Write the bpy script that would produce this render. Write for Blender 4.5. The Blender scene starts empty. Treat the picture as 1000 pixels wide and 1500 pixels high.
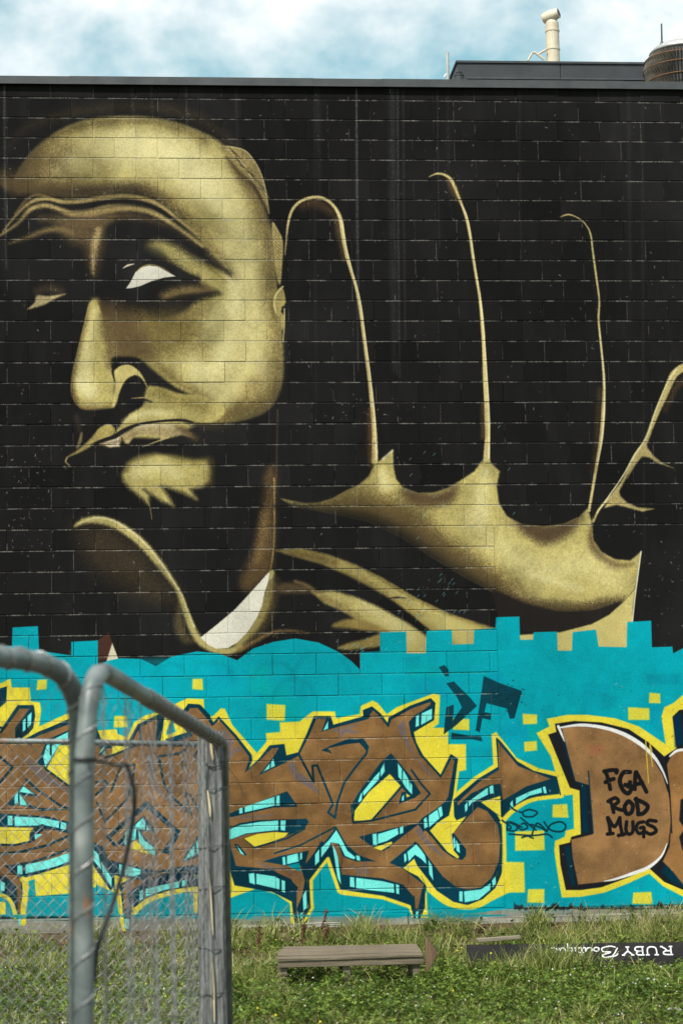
import bpy, bmesh, math, random
import numpy as np
from mathutils import Vector, Matrix

random.seed(3)
scene = bpy.context.scene
C = scene.collection

# ---------------------------------------------------------------- camera
CAM_Z = 0.846                                  # eye above the foot of the painted wall
YAW, PIT, ROL = math.radians(5.11), math.radians(7.71), math.radians(-1.15)
FPX = 3300.0                                   # focal length for a frame 1000 wide
D = 20.51                                      # distance to the wall plane
_fw = Vector((math.sin(YAW) * math.cos(PIT), math.cos(YAW) * math.cos(PIT), math.sin(PIT)))
_r = Vector((math.cos(YAW), -math.sin(YAW), 0)); _u = _r.cross(_fw)
_r2 = _r * math.cos(ROL) + _u * math.sin(ROL); _u2 = -_r * math.sin(ROL) + _u * math.cos(ROL)
cam_data = bpy.data.cameras.new('camera'); cam = bpy.data.objects.new('camera', cam_data); C.objects.link(cam)
cam.matrix_world = Matrix(((_r2.x, _u2.x, -_fw.x, 0), (_r2.y, _u2.y, -_fw.y, 0), (_r2.z, _u2.z, -_fw.z, CAM_Z), (0, 0, 0, 1)))
cam_data.sensor_fit = 'HORIZONTAL'; cam_data.sensor_width = 36.0; cam_data.lens = FPX / 1000 * 36
cam_data.clip_start = .1; cam_data.clip_end = 3000
cam_data.dof.use_dof = True; cam_data.dof.focus_distance = 20.4; cam_data.dof.aperture_fstop = 5.6
scene.camera = cam

# ---------------------------------------------------------------- sky, sun, exposure
SUN_EL, SUN_AZ = math.radians(52), math.radians(-34)      # azimuth from straight behind the camera, towards the left
sun_dir = Vector((math.sin(SUN_AZ) * math.cos(SUN_EL), -math.cos(SUN_AZ) * math.cos(SUN_EL), math.sin(SUN_EL)))
world = bpy.data.worlds.new('World'); scene.world = world; world.use_nodes = True
nt = world.node_tree; nt.nodes.clear()
def wn(t, **k):
    n = nt.nodes.new(t)
    for a, b in k.items(): setattr(n, a, b)
    return n
sky = wn('ShaderNodeTexSky', sky_type='NISHITA', sun_disc=False, sun_elevation=SUN_EL, sun_rotation=math.atan2(sun_dir.x, sun_dir.y), air_density=1.0, dust_density=.6, ozone_density=1.0)
tc = wn('ShaderNodeTexCoord'); mp = wn('ShaderNodeMapping'); mp.inputs['Scale'].default_value = (1, 1, 1.5); mp.inputs['Location'].default_value = (.30, .1, .24)
nz = wn('ShaderNodeTexNoise'); nz.inputs['Scale'].default_value = 9.5; nz.inputs['Detail'].default_value = 10; nz.inputs['Roughness'].default_value = .56; nz.inputs['Distortion'].default_value = .12
rp = wn('ShaderNodeValToRGB'); rp.color_ramp.elements[0].position = .44; rp.color_ramp.elements[1].position = .64
tint = wn('ShaderNodeMix', data_type='RGBA', blend_type='MULTIPLY'); tint.inputs['Factor'].default_value = 1; tint.inputs['B'].default_value = (1.30, 1.52, 1.10, 1)
mix = wn('ShaderNodeMix', data_type='RGBA'); mix.inputs['B'].default_value = (7.3, 7.6, 7.65, 1)
bg = wn('ShaderNodeBackground'); bg.inputs['Strength'].default_value = .10; out = wn('ShaderNodeOutputWorld')
lk = nt.links.new
lk(tc.outputs['Generated'], mp.inputs['Vector']); lk(mp.outputs['Vector'], nz.inputs['Vector']); lk(nz.outputs['Fac'], rp.inputs['Fac'])
lk(sky.outputs['Color'], tint.inputs['A']); lk(tint.outputs['Result'], mix.inputs['A']); lk(rp.outputs['Color'], mix.inputs['Factor']); lk(mix.outputs['Result'], bg.inputs['Color']); lk(bg.outputs['Background'], out.inputs['Surface'])
sl = bpy.data.lights.new('sun', 'SUN'); sl.energy = 3.9; sl.angle = math.radians(.6); sl.color = (1, .94, .87)
so = bpy.data.objects.new('sun', sl); C.objects.link(so); so.rotation_euler = (-sun_dir).to_track_quat('-Z', 'Y').to_euler(); so.location = (-8, -10, 20)
scene.view_settings.view_transform = 'Standard'; scene.view_settings.look = 'None'; scene.view_settings.gamma = 1; scene.view_settings.use_curve_mapping = False
scene.view_settings.exposure = 0.55

# ---------------------------------------------------------------- survey helpers
def at(px, py, Y):
    """place seen at a survey bearing (px, py), at distance Y towards the wall"""
    d = _fw + _r2 * ((px - 500) / FPX) + _u2 * ((750 - py) / FPX); k = Y / d.y
    return Vector((d.x * k, Y, CAM_Z + d.z * k))
XMIN, XMAX, ZMIN, ZMAX, PPM = -2.4, 6.6, -.42, 7.95, 230.0
CW, CH = int((XMAX - XMIN) * PPM), int((ZMAX - ZMIN) * PPM); SC = PPM / 161.0
def wall_xz(p):
    p = np.asarray(p, float); a = (p[:, 0] - 500) / FPX; b = (750 - p[:, 1]) / FPX
    F, R2, U2 = (np.array(v) for v in (_fw, _r2, _u2)); d = F + a[:, None] * R2 + b[:, None] * U2; k = D / d[:, 1]
    return np.stack([d[:, 0] * k, CAM_Z + d[:, 2] * k], 1)
def W(p):
    q = wall_xz(p); return np.stack([(q[:, 0] - XMIN) * PPM, (ZMAX - q[:, 1]) * PPM], 1)
# ---------------------------------------------------------------- mural paint
# A small airbrush kit: shapes are laid out along the wall and sprayed into a
# paint buffer (sRGB 0..1), which colours the blocks by their place on the wall.
RS = np.random.RandomState(7)

def fbm(h, w, cells, octs=4, seed=0, ax=1.0):
    rs = np.random.RandomState(seed); out = np.zeros((h, w)); amp = 1.0; tot = 0.0
    for o in range(octs):
        n = cells * 2 ** o; gh = max(2, int(n * h / w * ax) + 2); gw = n + 2
        g = rs.rand(gh, gw); yy = np.linspace(0, gh - 1.001, h); xx = np.linspace(0, gw - 1.001, w)
        y0 = yy.astype(int); x0 = xx.astype(int); fy = (yy - y0)[:, None]; fx = (xx - x0)[None]
        fy = fy * fy * (3 - 2 * fy); fx = fx * fx * (3 - 2 * fx)
        a = g[y0][:, x0]; b = g[y0][:, x0 + 1]; c = g[y0 + 1][:, x0]; d = g[y0 + 1][:, x0 + 1]
        out += amp * ((a * (1 - fx) + b * fx) * (1 - fy) + (c * (1 - fx) + d * fx) * fy); tot += amp; amp *= .55
    return out / tot

def col(c): return np.array(c, float) / 255.0

def spline(pts, closed=False, n=8):
    p = np.array([q[:2] for q in pts], float); N = len(p)
    if N < 3: return p
    g = (lambda i: p[i % N]) if closed else (lambda i: p[min(max(i, 0), N - 1)])
    out = []; t = np.linspace(0, 1, n, endpoint=False)[:, None]
    for i in range(N if closed else N - 1):
        a, b, c, d = g(i - 1), g(i), g(i + 1), g(i + 2)
        out.append(.5 * (2 * b + (c - a) * t + (2 * a - 5 * b + 4 * c - d) * t ** 2 + (3 * b - a - 3 * c + d) * t ** 3))
    if not closed: out.append(p[-1:])
    return np.concatenate(out)

def _win(P, m):
    x0 = max(0, int(P[:, 0].min() - m)); x1 = min(CW, int(P[:, 0].max() + m) + 2)
    y0 = max(0, int(P[:, 1].min() - m)); y1 = min(CH, int(P[:, 1].max() + m) + 2)
    return x0, y0, x1, y1

def _up(a, h, w, s):
    yy = np.minimum(np.arange(h) / s, a.shape[0] - 1.0); xx = np.minimum(np.arange(w) / s, a.shape[1] - 1.0)
    y0 = np.minimum(yy.astype(int), max(a.shape[0] - 2, 0)); x0 = np.minimum(xx.astype(int), max(a.shape[1] - 2, 0))
    y1 = np.minimum(y0 + 1, a.shape[0] - 1); x1 = np.minimum(x0 + 1, a.shape[1] - 1)
    fy = (yy - y0)[:, None]; fx = (xx - x0)[None]
    return (a[y0][:, x0] * (1 - fx) + a[y0][:, x1] * fx) * (1 - fy) + (a[y1][:, x0] * (1 - fx) + a[y1][:, x1] * fx) * fy

def _grid(win, s):
    x0, y0, x1, y1 = win
    return np.meshgrid(np.arange(x0, x1 + s, s, dtype=np.float32), np.arange(y0, y1 + s, s, dtype=np.float32))

def _segs(P, gx, gy, closed, hw=None, inside=True):
    best = np.full(gx.shape, 1e9, np.float32); ins = np.zeros(gx.shape, bool)
    n = len(P)
    for i in range(n if closed else n - 1):
        ax, ay = P[i]; bx, by = P[(i + 1) % n]; dx = bx - ax; dy = by - ay; L = dx * dx + dy * dy + 1e-9
        t = np.clip(((gx - ax) * dx + (gy - ay) * dy) / L, 0, 1)
        d = np.hypot(gx - ax - t * dx, gy - ay - t * dy)
        if hw is not None: d = d - (hw[i] + (hw[i + 1] - hw[i]) * t)
        np.minimum(best, d, out=best)
        if inside and closed and abs(dy) > 1e-9:
            c = (ay > gy) != (by > gy)
            ins ^= c & (gx < ax + (gy - ay) * dx / dy)
    return np.where(ins, -best, best) if (closed and inside) else best

def _put(win, cov, c, alpha, grain, mask):
    x0, y0, x1, y1 = win
    if mask is not None: cov = cov * mask[y0:y1, x0:x1]
    a = cov * alpha
    if grain: a = np.clip(a + (GR[y0:y1, x0:x1] - .5) * grain * 4 * a * (1 - np.minimum(a, 1)), 0, 1)
    a = a[..., None]; CV[y0:y1, x0:x1] = CV[y0:y1, x0:x1] * (1 - a) + c * a

def _cover(win, sd, soft, s):
    x0, y0, x1, y1 = win
    if s > 1: sd = _up(sd, y1 - y0, x1 - x0, s)
    else: sd = sd[:y1 - y0, :x1 - x0]
    t = np.clip(.5 - sd / (2 * soft), 0, 1); return t * t * (3 - 2 * t)

def region(pts, soft=1.0, curve=True):
    """soft mask (whole canvas) of a closed outline"""
    P = W(spline(pts, True) if curve else np.array(pts, float)); k = max(.6, soft * SC)
    m = np.zeros((CH, CW), np.float32); win = _win(P, k + 2); s = max(1, int(k / 4)); gx, gy = _grid(win, s)
    m[win[1]:win[3], win[0]:win[2]] = _cover(win, _segs(P, gx, gy, True), k, s); return m

def fill(pts, c, soft=.6, alpha=1.0, curve=False, grain=0.0, mask=None):
    P = W(spline(pts, True, 6) if curve else np.array(pts, float)); k = max(.6, soft * SC)
    win = _win(P, k + 2)
    if win[2] <= win[0] or win[3] <= win[1]: return
    s = max(1, int(k / 4)); gx, gy = _grid(win, s)
    _put(win, _cover(win, _segs(P, gx, gy, True), k, s), col(c), alpha, grain, mask)

def stroke(pts, c, w=3.0, soft=.8, alpha=1.0, curve=True, grain=0.0, mask=None, close=False):
    """w: one width, or per-point widths as third item of each point"""
    q = np.array([p[:2] for p in pts], float); ww = np.array([p[2] if len(p) > 2 else w for p in pts], float)
    if close: q = np.vstack([q, q[:1]]); ww = np.append(ww, ww[0])
    if curve and len(q) > 2:
        p = spline(q, False, 6); wi = np.interp(np.linspace(0, len(q) - 1, len(p)), np.arange(len(q)), ww)
    else: p, wi = q, ww
    P = W(p); hw = wi * SC / 2; k = max(.6, soft * SC); win = _win(P, k + hw.max() + 2)
    if win[2] <= win[0] or win[3] <= win[1]: return
    s = max(1, int(k / 4)); gx, gy = _grid(win, s)
    _put(win, _cover(win, _segs(P, gx, gy, False, hw), k, s), col(c), alpha, grain, mask)

BLACK = (23, 22, 22); GOLD = (176, 161, 100); LITE = (211, 199, 146); DEEP = (128, 112, 60); BROWN = (92, 76, 52)
UMBER = (62, 52, 42); BONE = (216, 210, 196); TEAL = (0, 156, 172); NAVY = (3, 50, 66); CYAN = (116, 226, 220)
TAN = (128, 94, 58); YEL = (222, 204, 62); MAUVE = (108, 94, 92); INK = (26, 24, 26)

def paint_portrait():
    G = dict(grain=.55)
    # hair haze over the brow of the head
    stroke([(12, 215, 4), (40, 185, 8), (100, 166, 14), (170, 156, 16), (240, 158, 16), (300, 178, 14), (345, 212, 6)], (88, 74, 54), soft=12, alpha=.36, **G)
    # ---- head mass
    head = [(24, 300), (20, 268), (38, 232), (72, 200), (115, 178), (165, 170), (215, 171), (258, 179), (292, 192), (322, 208), (345, 238),
            (366, 268), (383, 298), (393, 325), (399, 355), (402, 390), (405, 425), (409, 455), (412, 490), (414, 530), (411, 563),
            (398, 592), (372, 611), (335, 619), (290, 622), (250, 640), (190, 640), (150, 640), (120, 560), (60, 480), (20, 420)]
    hm = region(head, 5)
    fill(head, GOLD, soft=4, curve=True, **G)
    fill([(60, 262), (90, 214), (150, 190), (230, 190), (300, 215), (345, 260), (368, 320), (330, 330), (280, 290), (220, 258), (140, 250)], LITE, soft=26, alpha=.75, curve=True, **G)
    fill([(175, 195), (240, 200), (300, 240), (330, 300), (300, 300), (240, 245), (180, 225)], (224, 212, 160), soft=22, alpha=.7, curve=True, **G)
    fill([(0, 180), (60, 190), (52, 230), (40, 262), (34, 310), (0, 310)], BLACK, soft=20, alpha=.9, curve=True, mask=hm, **G)
    fill([(0, 250), (60, 268), (110, 262), (160, 272), (205, 268), (240, 290), (200, 296), (0, 310)], BROWN, soft=16, alpha=.85, curve=True, **G)
    stroke([(20, 282, 8), (60, 278, 14), (110, 280, 16), (165, 276, 12), (210, 278, 8), (240, 294, 6), (270, 318, 5)], (48, 40, 34), soft=11, alpha=.85, **G)
    fill([(20, 200), (70, 215), (66, 250), (70, 275), (20, 280)], (84, 70, 50), soft=20, alpha=.6, curve=True, mask=hm, **G)
    stroke([(60, 205, 6), (110, 186, 8), (170, 176, 5), (240, 178, 4), (300, 198, 4)], UMBER, soft=7, alpha=.55, mask=hm, **G)
    stroke([(70, 232, 20), (110, 214, 16), (150, 250, 14), (110, 258, 20)], (128, 110, 66), soft=24, alpha=.45, mask=hm, **G)
    stroke([(290, 300, 14), (330, 350, 18), (352, 400, 16)], (150, 134, 82), soft=18, alpha=.4, mask=hm, **G)
    # right cheek light
    fill([(330, 330), (385, 335), (392, 420), (400, 500), (395, 570), (340, 600), (280, 570), (262, 520), (290, 470), (330, 430), (318, 392)], LITE, soft=24, alpha=.6, curve=True, **G)
    stroke([(340, 405, 16), (345, 440, 20), (332, 480, 22), (320, 530, 20), (290, 545, 16)], (226, 216, 164), soft=16, alpha=.6, **G)
    stroke([(408, 560, 8), (396, 596, 16), (366, 616, 18), (330, 624, 12)], BLACK, soft=12, alpha=.75, mask=hm, **G)
    stroke([(250, 500, 20), (300, 505, 20), (330, 470, 10)], DEEP, soft=22, alpha=.35, **G)
    stroke([(340, 232, 8), (372, 290, 18), (386, 350, 20), (394, 420, 18), (402, 500, 18), (400, 560, 22), (380, 600, 20)], (96, 80, 46), soft=20, alpha=.62, mask=hm, **G)
    stroke([(60, 212, 10), (100, 190, 12), (160, 178, 10), (230, 180, 8), (300, 204, 8)], (104, 88, 52), soft=12, alpha=.6, mask=hm, **G)
    fill([(20, 290), (30, 240), (70, 205), (100, 215), (92, 250), (100, 282)], (96, 78, 52), soft=24, alpha=.55, curve=True, mask=hm, **G)
    stroke([(250, 470, 10), (280, 480, 16), (300, 520, 12)], (140, 124, 74), soft=16, alpha=.5, **G)
    # temple shade and hairline
    stroke([(330, 218, 8), (352, 258, 12), (378, 288, 14), (390, 322, 12), (395, 370, 9), (399, 420, 8)], BROWN, soft=9, alpha=.75, mask=hm, **G)
    stroke([(404, 440, 6), (408, 480, 6), (410, 530, 7), (404, 575, 10), (385, 602, 14)], BROWN, soft=9, alpha=.6, mask=hm, **G)
    stroke([(372, 560, 20), (350, 595, 22), (310, 612, 20), (280, 608, 10)], (120, 98, 56), soft=14, alpha=.6, **G)
    fill([(326, 213), (355, 218), (370, 232), (382, 254), (389, 280), (393, 312), (388, 300), (372, 270), (350, 250), (334, 232)], (138, 122, 80), soft=1.5, curve=True, **G)
    for k in range(44):
        t = k / 43.; x = 328 + 50 * t + RS.uniform(0, 8); y = 214 + 62 * t
        stroke([(x, y + RS.uniform(-4, 6), .8), (x + 7, y + 6 + RS.uniform(-3, 3), 1.3), (x + 14, y + 17, .5)], UMBER if k % 3 else (190, 174, 122), soft=.7, alpha=.6)
    stroke([(326, 213, 1), (355, 218, 1.6), (370, 232, 1.8), (382, 254, 1.8), (389, 280, 1.6), (394, 312, 1)], (190, 176, 128), soft=.8, alpha=.8)
    stroke([(332, 230, 2), (350, 252, 5), (372, 274, 6), (386, 300, 4), (392, 326, 2)], (70, 56, 40), soft=4, alpha=.8)
    fill([(398, 325), (408, 338), (414, 355), (413, 385), (410, 416), (404, 402), (400, 365)], (168, 150, 98), soft=1.4, curve=True, **G)
    for k in range(16):
        y = 335 + k * 5; stroke([(400, y, .7), (410, y + 10, 1)], (88, 72, 46), soft=.7, alpha=.6, curve=False)
    fill([(413, 420), (405, 428), (401, 442), (403, 456), (409, 466), (413, 484), (416, 470), (416, 448), (418, 440)], (150, 134, 84), soft=1.4, curve=True, **G)
    fill([(413, 448), (416, 447), (416, 462), (411, 456)], BLACK, soft=1.2); stroke([(414, 419, 2), (405, 429, 3.4), (401, 443, 3.4), (404, 457, 2.4)], (196, 182, 126), soft=1); stroke([(416, 452, 1.6), (416, 476, 1.4), (414, 500, 1)], (186, 170, 118), soft=.8)
    stroke([(398, 432, 3), (398, 452, 4), (404, 470, 3)], (104, 84, 52), soft=3, alpha=.7)
    stroke([(214, 276, 6), (248, 294, 10), (276, 322, 12), (302, 354, 12), (330, 386, 10), (344, 404, 4)], (92, 76, 46), soft=13, alpha=.7, **G)
    stroke([(300, 428, 12), (290, 452, 22), (262, 472, 26), (230, 480, 20)], (98, 82, 50), soft=18, alpha=.65, **G)
    stroke([(232, 536, 6), (262, 560, 10), (292, 578, 10), (310, 592, 8)], (104, 86, 50), soft=11, alpha=.7, **G)
    stroke([(284, 606, 10), (316, 612, 14), (350, 604, 16), (384, 584, 14)], (88, 72, 44), soft=14, alpha=.65, **G)
    # ---- dark eye socket, brow and bridge
    fill([(-20, 284), (20, 286), (55, 284), (105, 289), (150, 285), (195, 281), (222, 289), (248, 306), (272, 330), (292, 352), (312, 376), (338, 400),
          (322, 396), (300, 395), (293, 408), (300, 418), (318, 428), (290, 440), (268, 458), (238, 468), (200, 470), (150, 462), (136, 438), (60, 500), (-20, 500)],
         BLACK, soft=7, curve=True, **G)
    fill([(-20, 430), (132, 430), (122, 480), (112, 520), (104, 555), (102, 585), (112, 605), (140, 660), (-20, 700)], BLACK, soft=1.6, curve=False)
    # brow folds (gold ridges over dark)
    R = (168, 146, 96)
    stroke([(60, 318, 10), (110, 322, 14), (160, 316, 18), (210, 318, 12), (250, 336, 8), (286, 358, 5)], (104, 84, 58), soft=9, alpha=.6, **G)
    stroke([(22, 312, 2), (38, 292, 3), (52, 285, 4), (66, 286, 3), (72, 290, 1)], (126, 104, 70), soft=3, alpha=.85, **G)
    stroke([(4, 338, 1), (22, 316, 3), (42, 297, 5), (66, 290, 6), (92, 295, 6), (120, 294, 6), (150, 289, 7), (185, 287, 7), (215, 292, 7), (238, 303, 5), (262, 322, 4), (288, 342, 2)], R, soft=2.6, alpha=.95, **G)
    stroke([(0, 344, 2), (26, 326, 4), (44, 306, 7), (66, 300, 7), (86, 306, 7), (104, 312, 9), (130, 312, 12), (160, 305, 13), (190, 304, 9), (218, 309, 8), (244, 322, 7), (270, 340, 6), (296, 360, 4)], R, soft=3.4, alpha=.95, **G)
    stroke([(40, 320, 1), (62, 306, 3), (84, 309, 3), (104, 311, 2), (140, 306, 2), (180, 300, 2), (214, 303, 2)], UMBER, soft=2, alpha=.5, **G)
    stroke([(14, 356, 1), (40, 347, 4), (66, 337, 7), (84, 335, 8), (104, 340, 10)], (140, 118, 78), soft=5, alpha=.8, **G)
    fill([(86, 320), (160, 312), (168, 330), (152, 352), (140, 398), (134, 396), (124, 362), (100, 350)], (112, 92, 64), soft=13, alpha=.75, curve=True, **G)
    stroke([(144, 336, 8), (140, 352, 11), (137, 370, 8), (136, 386, 5), (136, 400, 1)], (186, 162, 112), soft=5, alpha=.8, **G)
    fill([(164, 325), (240, 332), (270, 348), (300, 372), (322, 390), (290, 384), (255, 372), (215, 352), (160, 352)], BLACK, soft=6, curve=True, **G)
    # upper lid
    fill([(214, 360), (232, 352), (258, 360), (284, 376), (312, 392), (322, 402), (296, 404), (276, 400), (254, 384), (236, 374)], GOLD, soft=9, alpha=.85, curve=True, **G)
    stroke([(284, 392, 8), (304, 402, 12), (322, 412, 14)], GOLD, soft=7, alpha=.8, **G)
    stroke([(206, 358, 8), (226, 366, 8), (240, 376, 6)], BLACK, soft=9, alpha=.55, **G)
    stroke([(296, 384, 3), (316, 398, 5), (330, 412, 2)], DEEP, soft=4, alpha=.6, **G)
    stroke([(302, 372, 5), (318, 386, 5), (332, 398, 3), (338, 404, 1)], UMBER, soft=3, alpha=.8, **G)
    stroke([(176, 396, 4), (200, 380, 7), (226, 380, 6), (250, 390, 7), (274, 402, 5), (292, 408, 2)], BLACK, soft=3)
    fill([(236, 437), (238, 428), (262, 420), (290, 418), (312, 424), (296, 431), (268, 434), (246, 440)], (148, 124, 78), soft=9, alpha=.8, curve=True, **G)
    stroke([(210, 452, 10), (244, 444, 12), (268, 436, 9), (296, 432, 6), (322, 430, 2)], BLACK, soft=6, alpha=.8, **G)
    fill([(184, 422), (191, 412), (198, 398), (206, 391), (218, 388), (232, 390), (246, 398), (257, 404), (240, 406), (222, 411), (206, 418), (194, 421)], BONE, soft=.9, curve=False)
    stroke([(200, 397, 1), (208, 390, 1.8), (220, 387, 1.8), (236, 391, 1.5), (250, 400, 1)], (150, 132, 80), soft=1, alpha=.9)
    stroke([(180, 392, 1), (187, 388, 3), (196, 386, 1)], (205, 190, 165), soft=.8)
    fill([(40, 452), (50, 443), (54, 432), (70, 433), (84, 431), (95, 430), (80, 437), (64, 446), (50, 450)], (182, 164, 120), soft=2.2, curve=True, **G)
    stroke([(56, 426, 10), (72, 422, 12), (88, 426, 8)], (92, 76, 56), soft=8, alpha=.55, **G)
    # ---- under-eye, cheek shade and nose
    fill([(140, 446), (180, 448), (215, 462), (225, 490), (228, 520), (204, 532), (172, 530), (160, 505), (148, 470)], (92, 74, 50), soft=17, alpha=.9, curve=True, **G)
    fill([(200, 462), (270, 458), (292, 480), (270, 516), (226, 510)], (120, 103, 60), soft=22, alpha=.75, curve=True, **G)
    nose = [(137, 438), (146, 452), (154, 480), (160, 510), (164, 532), (166, 552), (172, 570), (170, 586), (160, 596), (140, 600), (120, 598), (108, 586), (104, 568), (106, 545), (113, 515), (122, 478), (130, 448)]
    fill(nose, GOLD, soft=2.2, curve=True, **G)
    nm = region(nose, 2)
    stroke([(136, 456, 8), (130, 500, 16), (124, 540, 24), (126, 565, 28)], LITE, soft=11, alpha=.7, mask=nm, **G)
    stroke([(118, 560, 14), (134, 575, 16)], (222, 212, 166), soft=10, alpha=.6, mask=nm, **G)
    stroke([(104, 575, 3), (112, 596, 10), (140, 603, 15), (168, 596, 10)], (88, 70, 42), soft=9, alpha=.9, mask=nm, **G)
    stroke([(150, 462, 6), (158, 500, 12), (164, 535, 12)], (100, 82, 52), soft=9, alpha=.8, **G)
    stroke([(130, 448, 3), (121, 486, 5), (111, 525, 6), (105, 560, 6), (110, 590, 8)], (84, 68, 42), soft=5, alpha=.75, mask=nm, **G)
    # nasolabial dark wedge, nostril
    fill([(163, 526), (180, 522), (202, 524), (226, 543), (256, 566), (288, 582), (268, 579), (238, 572), (216, 566), (206, 600), (170, 605), (168, 560)], BLACK, soft=3.5, curve=True, **G)
    fill([(166, 546), (172, 538), (181, 534), (192, 535), (203, 543), (211, 555), (215, 566), (207, 554), (198, 549), (188, 553), (180, 562), (174, 576), (170, 590), (164, 596), (168, 566)], (196, 180, 116), soft=1.6, curve=True, **G)
    stroke([(165, 530, 2), (165, 545, 3.5), (168, 558, 1.5)], BLACK, soft=1.4, alpha=.9)
    # ---- mouth
    fill([(100, 604), (170, 596), (206, 590), (200, 620), (176, 650), (290, 640), (300, 664), (90, 690)], BLACK, soft=3, curve=False)
    fill([(168, 634), (178, 620), (190, 606), (206, 596), (214, 588), (212, 580), (222, 566), (240, 568), (262, 576), (300, 580), (330, 600), (310, 619), (286, 618), (262, 613), (232, 615), (204, 620), (184, 627)], GOLD, soft=2.4, curve=True, **G)
    stroke([(182, 618, 5), (200, 608, 9), (226, 604, 10), (250, 606, 6)], LITE, soft=6, alpha=.8, **G)
    stroke([(214, 578, 2), (230, 574, 10), (262, 584, 16), (300, 596, 16)], DEEP, soft=9, alpha=.6, **G)
    stroke([(188, 586, 1), (204, 584, 5), (222, 588, 1)], INK, soft=2)
    stroke([(192, 583, .6), (206, 582, 2), (216, 582, 1)], (170, 150, 104), soft=1)
    fill([(98, 669), (112, 660), (124, 650), (134, 640), (146, 626), (158, 621), (166, 625), (168, 633), (158, 641), (144, 645), (128, 656), (112, 664)], (170, 152, 90), soft=2, curve=True, **G)
    stroke([(98, 670, 2.4), (96, 676, 2), (102, 682, 1)], (170, 150, 100), soft=1)
    stroke([(119, 634, 2), (117, 645, 4), (113, 655, 2)], (160, 144, 96), soft=2.5, alpha=.9)
    stroke([(112, 610, 6), (116, 630, 6)], UMBER, soft=6, alpha=.6)
    fill([(145, 650), (162, 644), (178, 636), (195, 627), (215, 621), (240, 619), (256, 622), (270, 628), (280, 634), (283, 641), (266, 637), (252, 639), (243, 641), (236, 645), (232, 640), (222, 637), (208, 636), (198, 638), (192, 644), (188, 650), (183, 649), (178, 640), (175, 654), (160, 655)], (158, 140, 100), soft=2.2, curve=False, **G)
    fill([(148, 650), (174, 640), (174, 653), (160, 654)], (205, 190, 166), soft=1.5)
    stroke([(200, 626, 3), (226, 622, 6), (250, 625, 4)], (196, 182, 146), soft=4, alpha=.7)
    stroke([(262, 626, 5), (278, 636, 8), (286, 642, 6)], (84, 68, 46), soft=6, alpha=.8, **G)
    stroke([(150, 651, 4), (176, 645, 4), (200, 634, 3)], (110, 92, 62), soft=3, alpha=.6, **G)
    stroke([(246, 640, 3), (230, 646, 1.6), (208, 654, .6)], (170, 152, 104), soft=1)
    stroke([(134, 650, 1), (152, 643, 3), (168, 639, 6), (182, 629, 5), (204, 621, 4), (234, 616.5, 3.4), (264, 615, 4), (282, 618, 2)], INK, soft=1.2)
    stroke([(270, 616, 3), (284, 622, 5), (300, 622, 5), (340, 622, 6), (380, 612, 6)], BLACK, soft=4, alpha=.7, **G)
    # ---- chin and goatee
    fill([(178, 694), (186, 678), (204, 667), (228, 663), (256, 667), (282, 674), (304, 672), (309, 686), (308, 704), (296, 713), (278, 716), (288, 731), (270, 723), (250, 715), (236, 712), (246, 726), (254, 741),
          (238, 735), (222, 724), (210, 716), (218, 724), (217, 738), (204, 726), (190, 716), (181, 705)], GOLD, soft=5.5, **G)
    stroke([(200, 690, 16), (230, 684, 18), (258, 692, 14)], LITE, soft=12, alpha=.75, **G)
    stroke([(250, 668, 6), (284, 676, 8), (306, 676, 10), (306, 708, 8)], DEEP, soft=7, alpha=.7, **G)
    stroke([(184, 690, 5), (196, 672, 5), (226, 664, 5)], DEEP, soft=5, alpha=.6, **G)
    stroke([(176, 690, 4), (190, 670, 6), (226, 660, 7), (262, 664, 7), (300, 668, 8), (312, 690, 6), (306, 712, 5)], BLACK, soft=8, alpha=.6, **G)
    stroke([(214, 733, 3), (219, 742, 1.6), (222, 760, 1)], (150, 132, 84), soft=1.2, alpha=.7)
    # ---- neck rim
    stroke([(406, 600, 2), (405, 660, 2), (403, 720, 3)], (74, 60, 42), soft=2, alpha=.8, **G)
    fill([(390, 690), (401, 690), (402, 760), (401, 800), (396, 836), (384, 850), (362, 866), (352, 850), (372, 800), (384, 740)], (104, 80, 50), soft=10, alpha=.75, curve=True, **G)
    stroke([(401, 700, 2), (401.5, 760, 2.4), (400, 805, 2.4), (396, 832, 2)], (160, 132, 84), soft=1.4, alpha=.85, **G)
    stroke([(386, 755, 10), (384, 790, 14), (376, 820, 10)], (140, 112, 70), soft=8, alpha=.55, **G)
    # ---- lapel arc
    fill([(112, 772), (150, 768), (200, 800), (240, 850), (262, 880), (230, 880), (170, 858), (128, 820)], (70, 58, 42), soft=26, alpha=.65, curve=True, **G)
    stroke([(110, 770, 3), (122, 763, 8), (142, 761, 11), (164, 766, 12), (186, 778, 12), (210, 798, 12), (232, 824, 11), (248, 846, 8), (259, 862, 6), (266, 880, 8), (274, 902, 9), (282, 922, 10), (292, 938, 11), (310, 950, 10), (332, 954, 10), (352, 948, 9)], (168, 154, 98), soft=3.4, **G)
    stroke([(114, 767, 1), (140, 758, 2), (164, 762, 3), (190, 777, 3), (214, 798, 3), (238, 828, 3), (254, 852, 2.5), (266, 872, 2.5), (274, 894, 2.5), (284, 918, 3)], (206, 194, 148), soft=1.4, alpha=.85, **G)
    fill([(262, 885), (272, 925), (284, 938), (268, 940), (255, 915)], (104, 90, 58), soft=7, alpha=.6, curve=True, **G)
    # ---- shirt collar
    stroke([(397, 842, 8), (392, 872, 14), (382, 900, 16), (366, 926, 14), (348, 942, 12)], (146, 132, 80), soft=5, alpha=.95, **G)
    stroke([(402, 850, 12), (396, 890, 14), (380, 928, 12), (362, 944, 8)], (96, 80, 48), soft=8, alpha=.5, **G)
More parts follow.
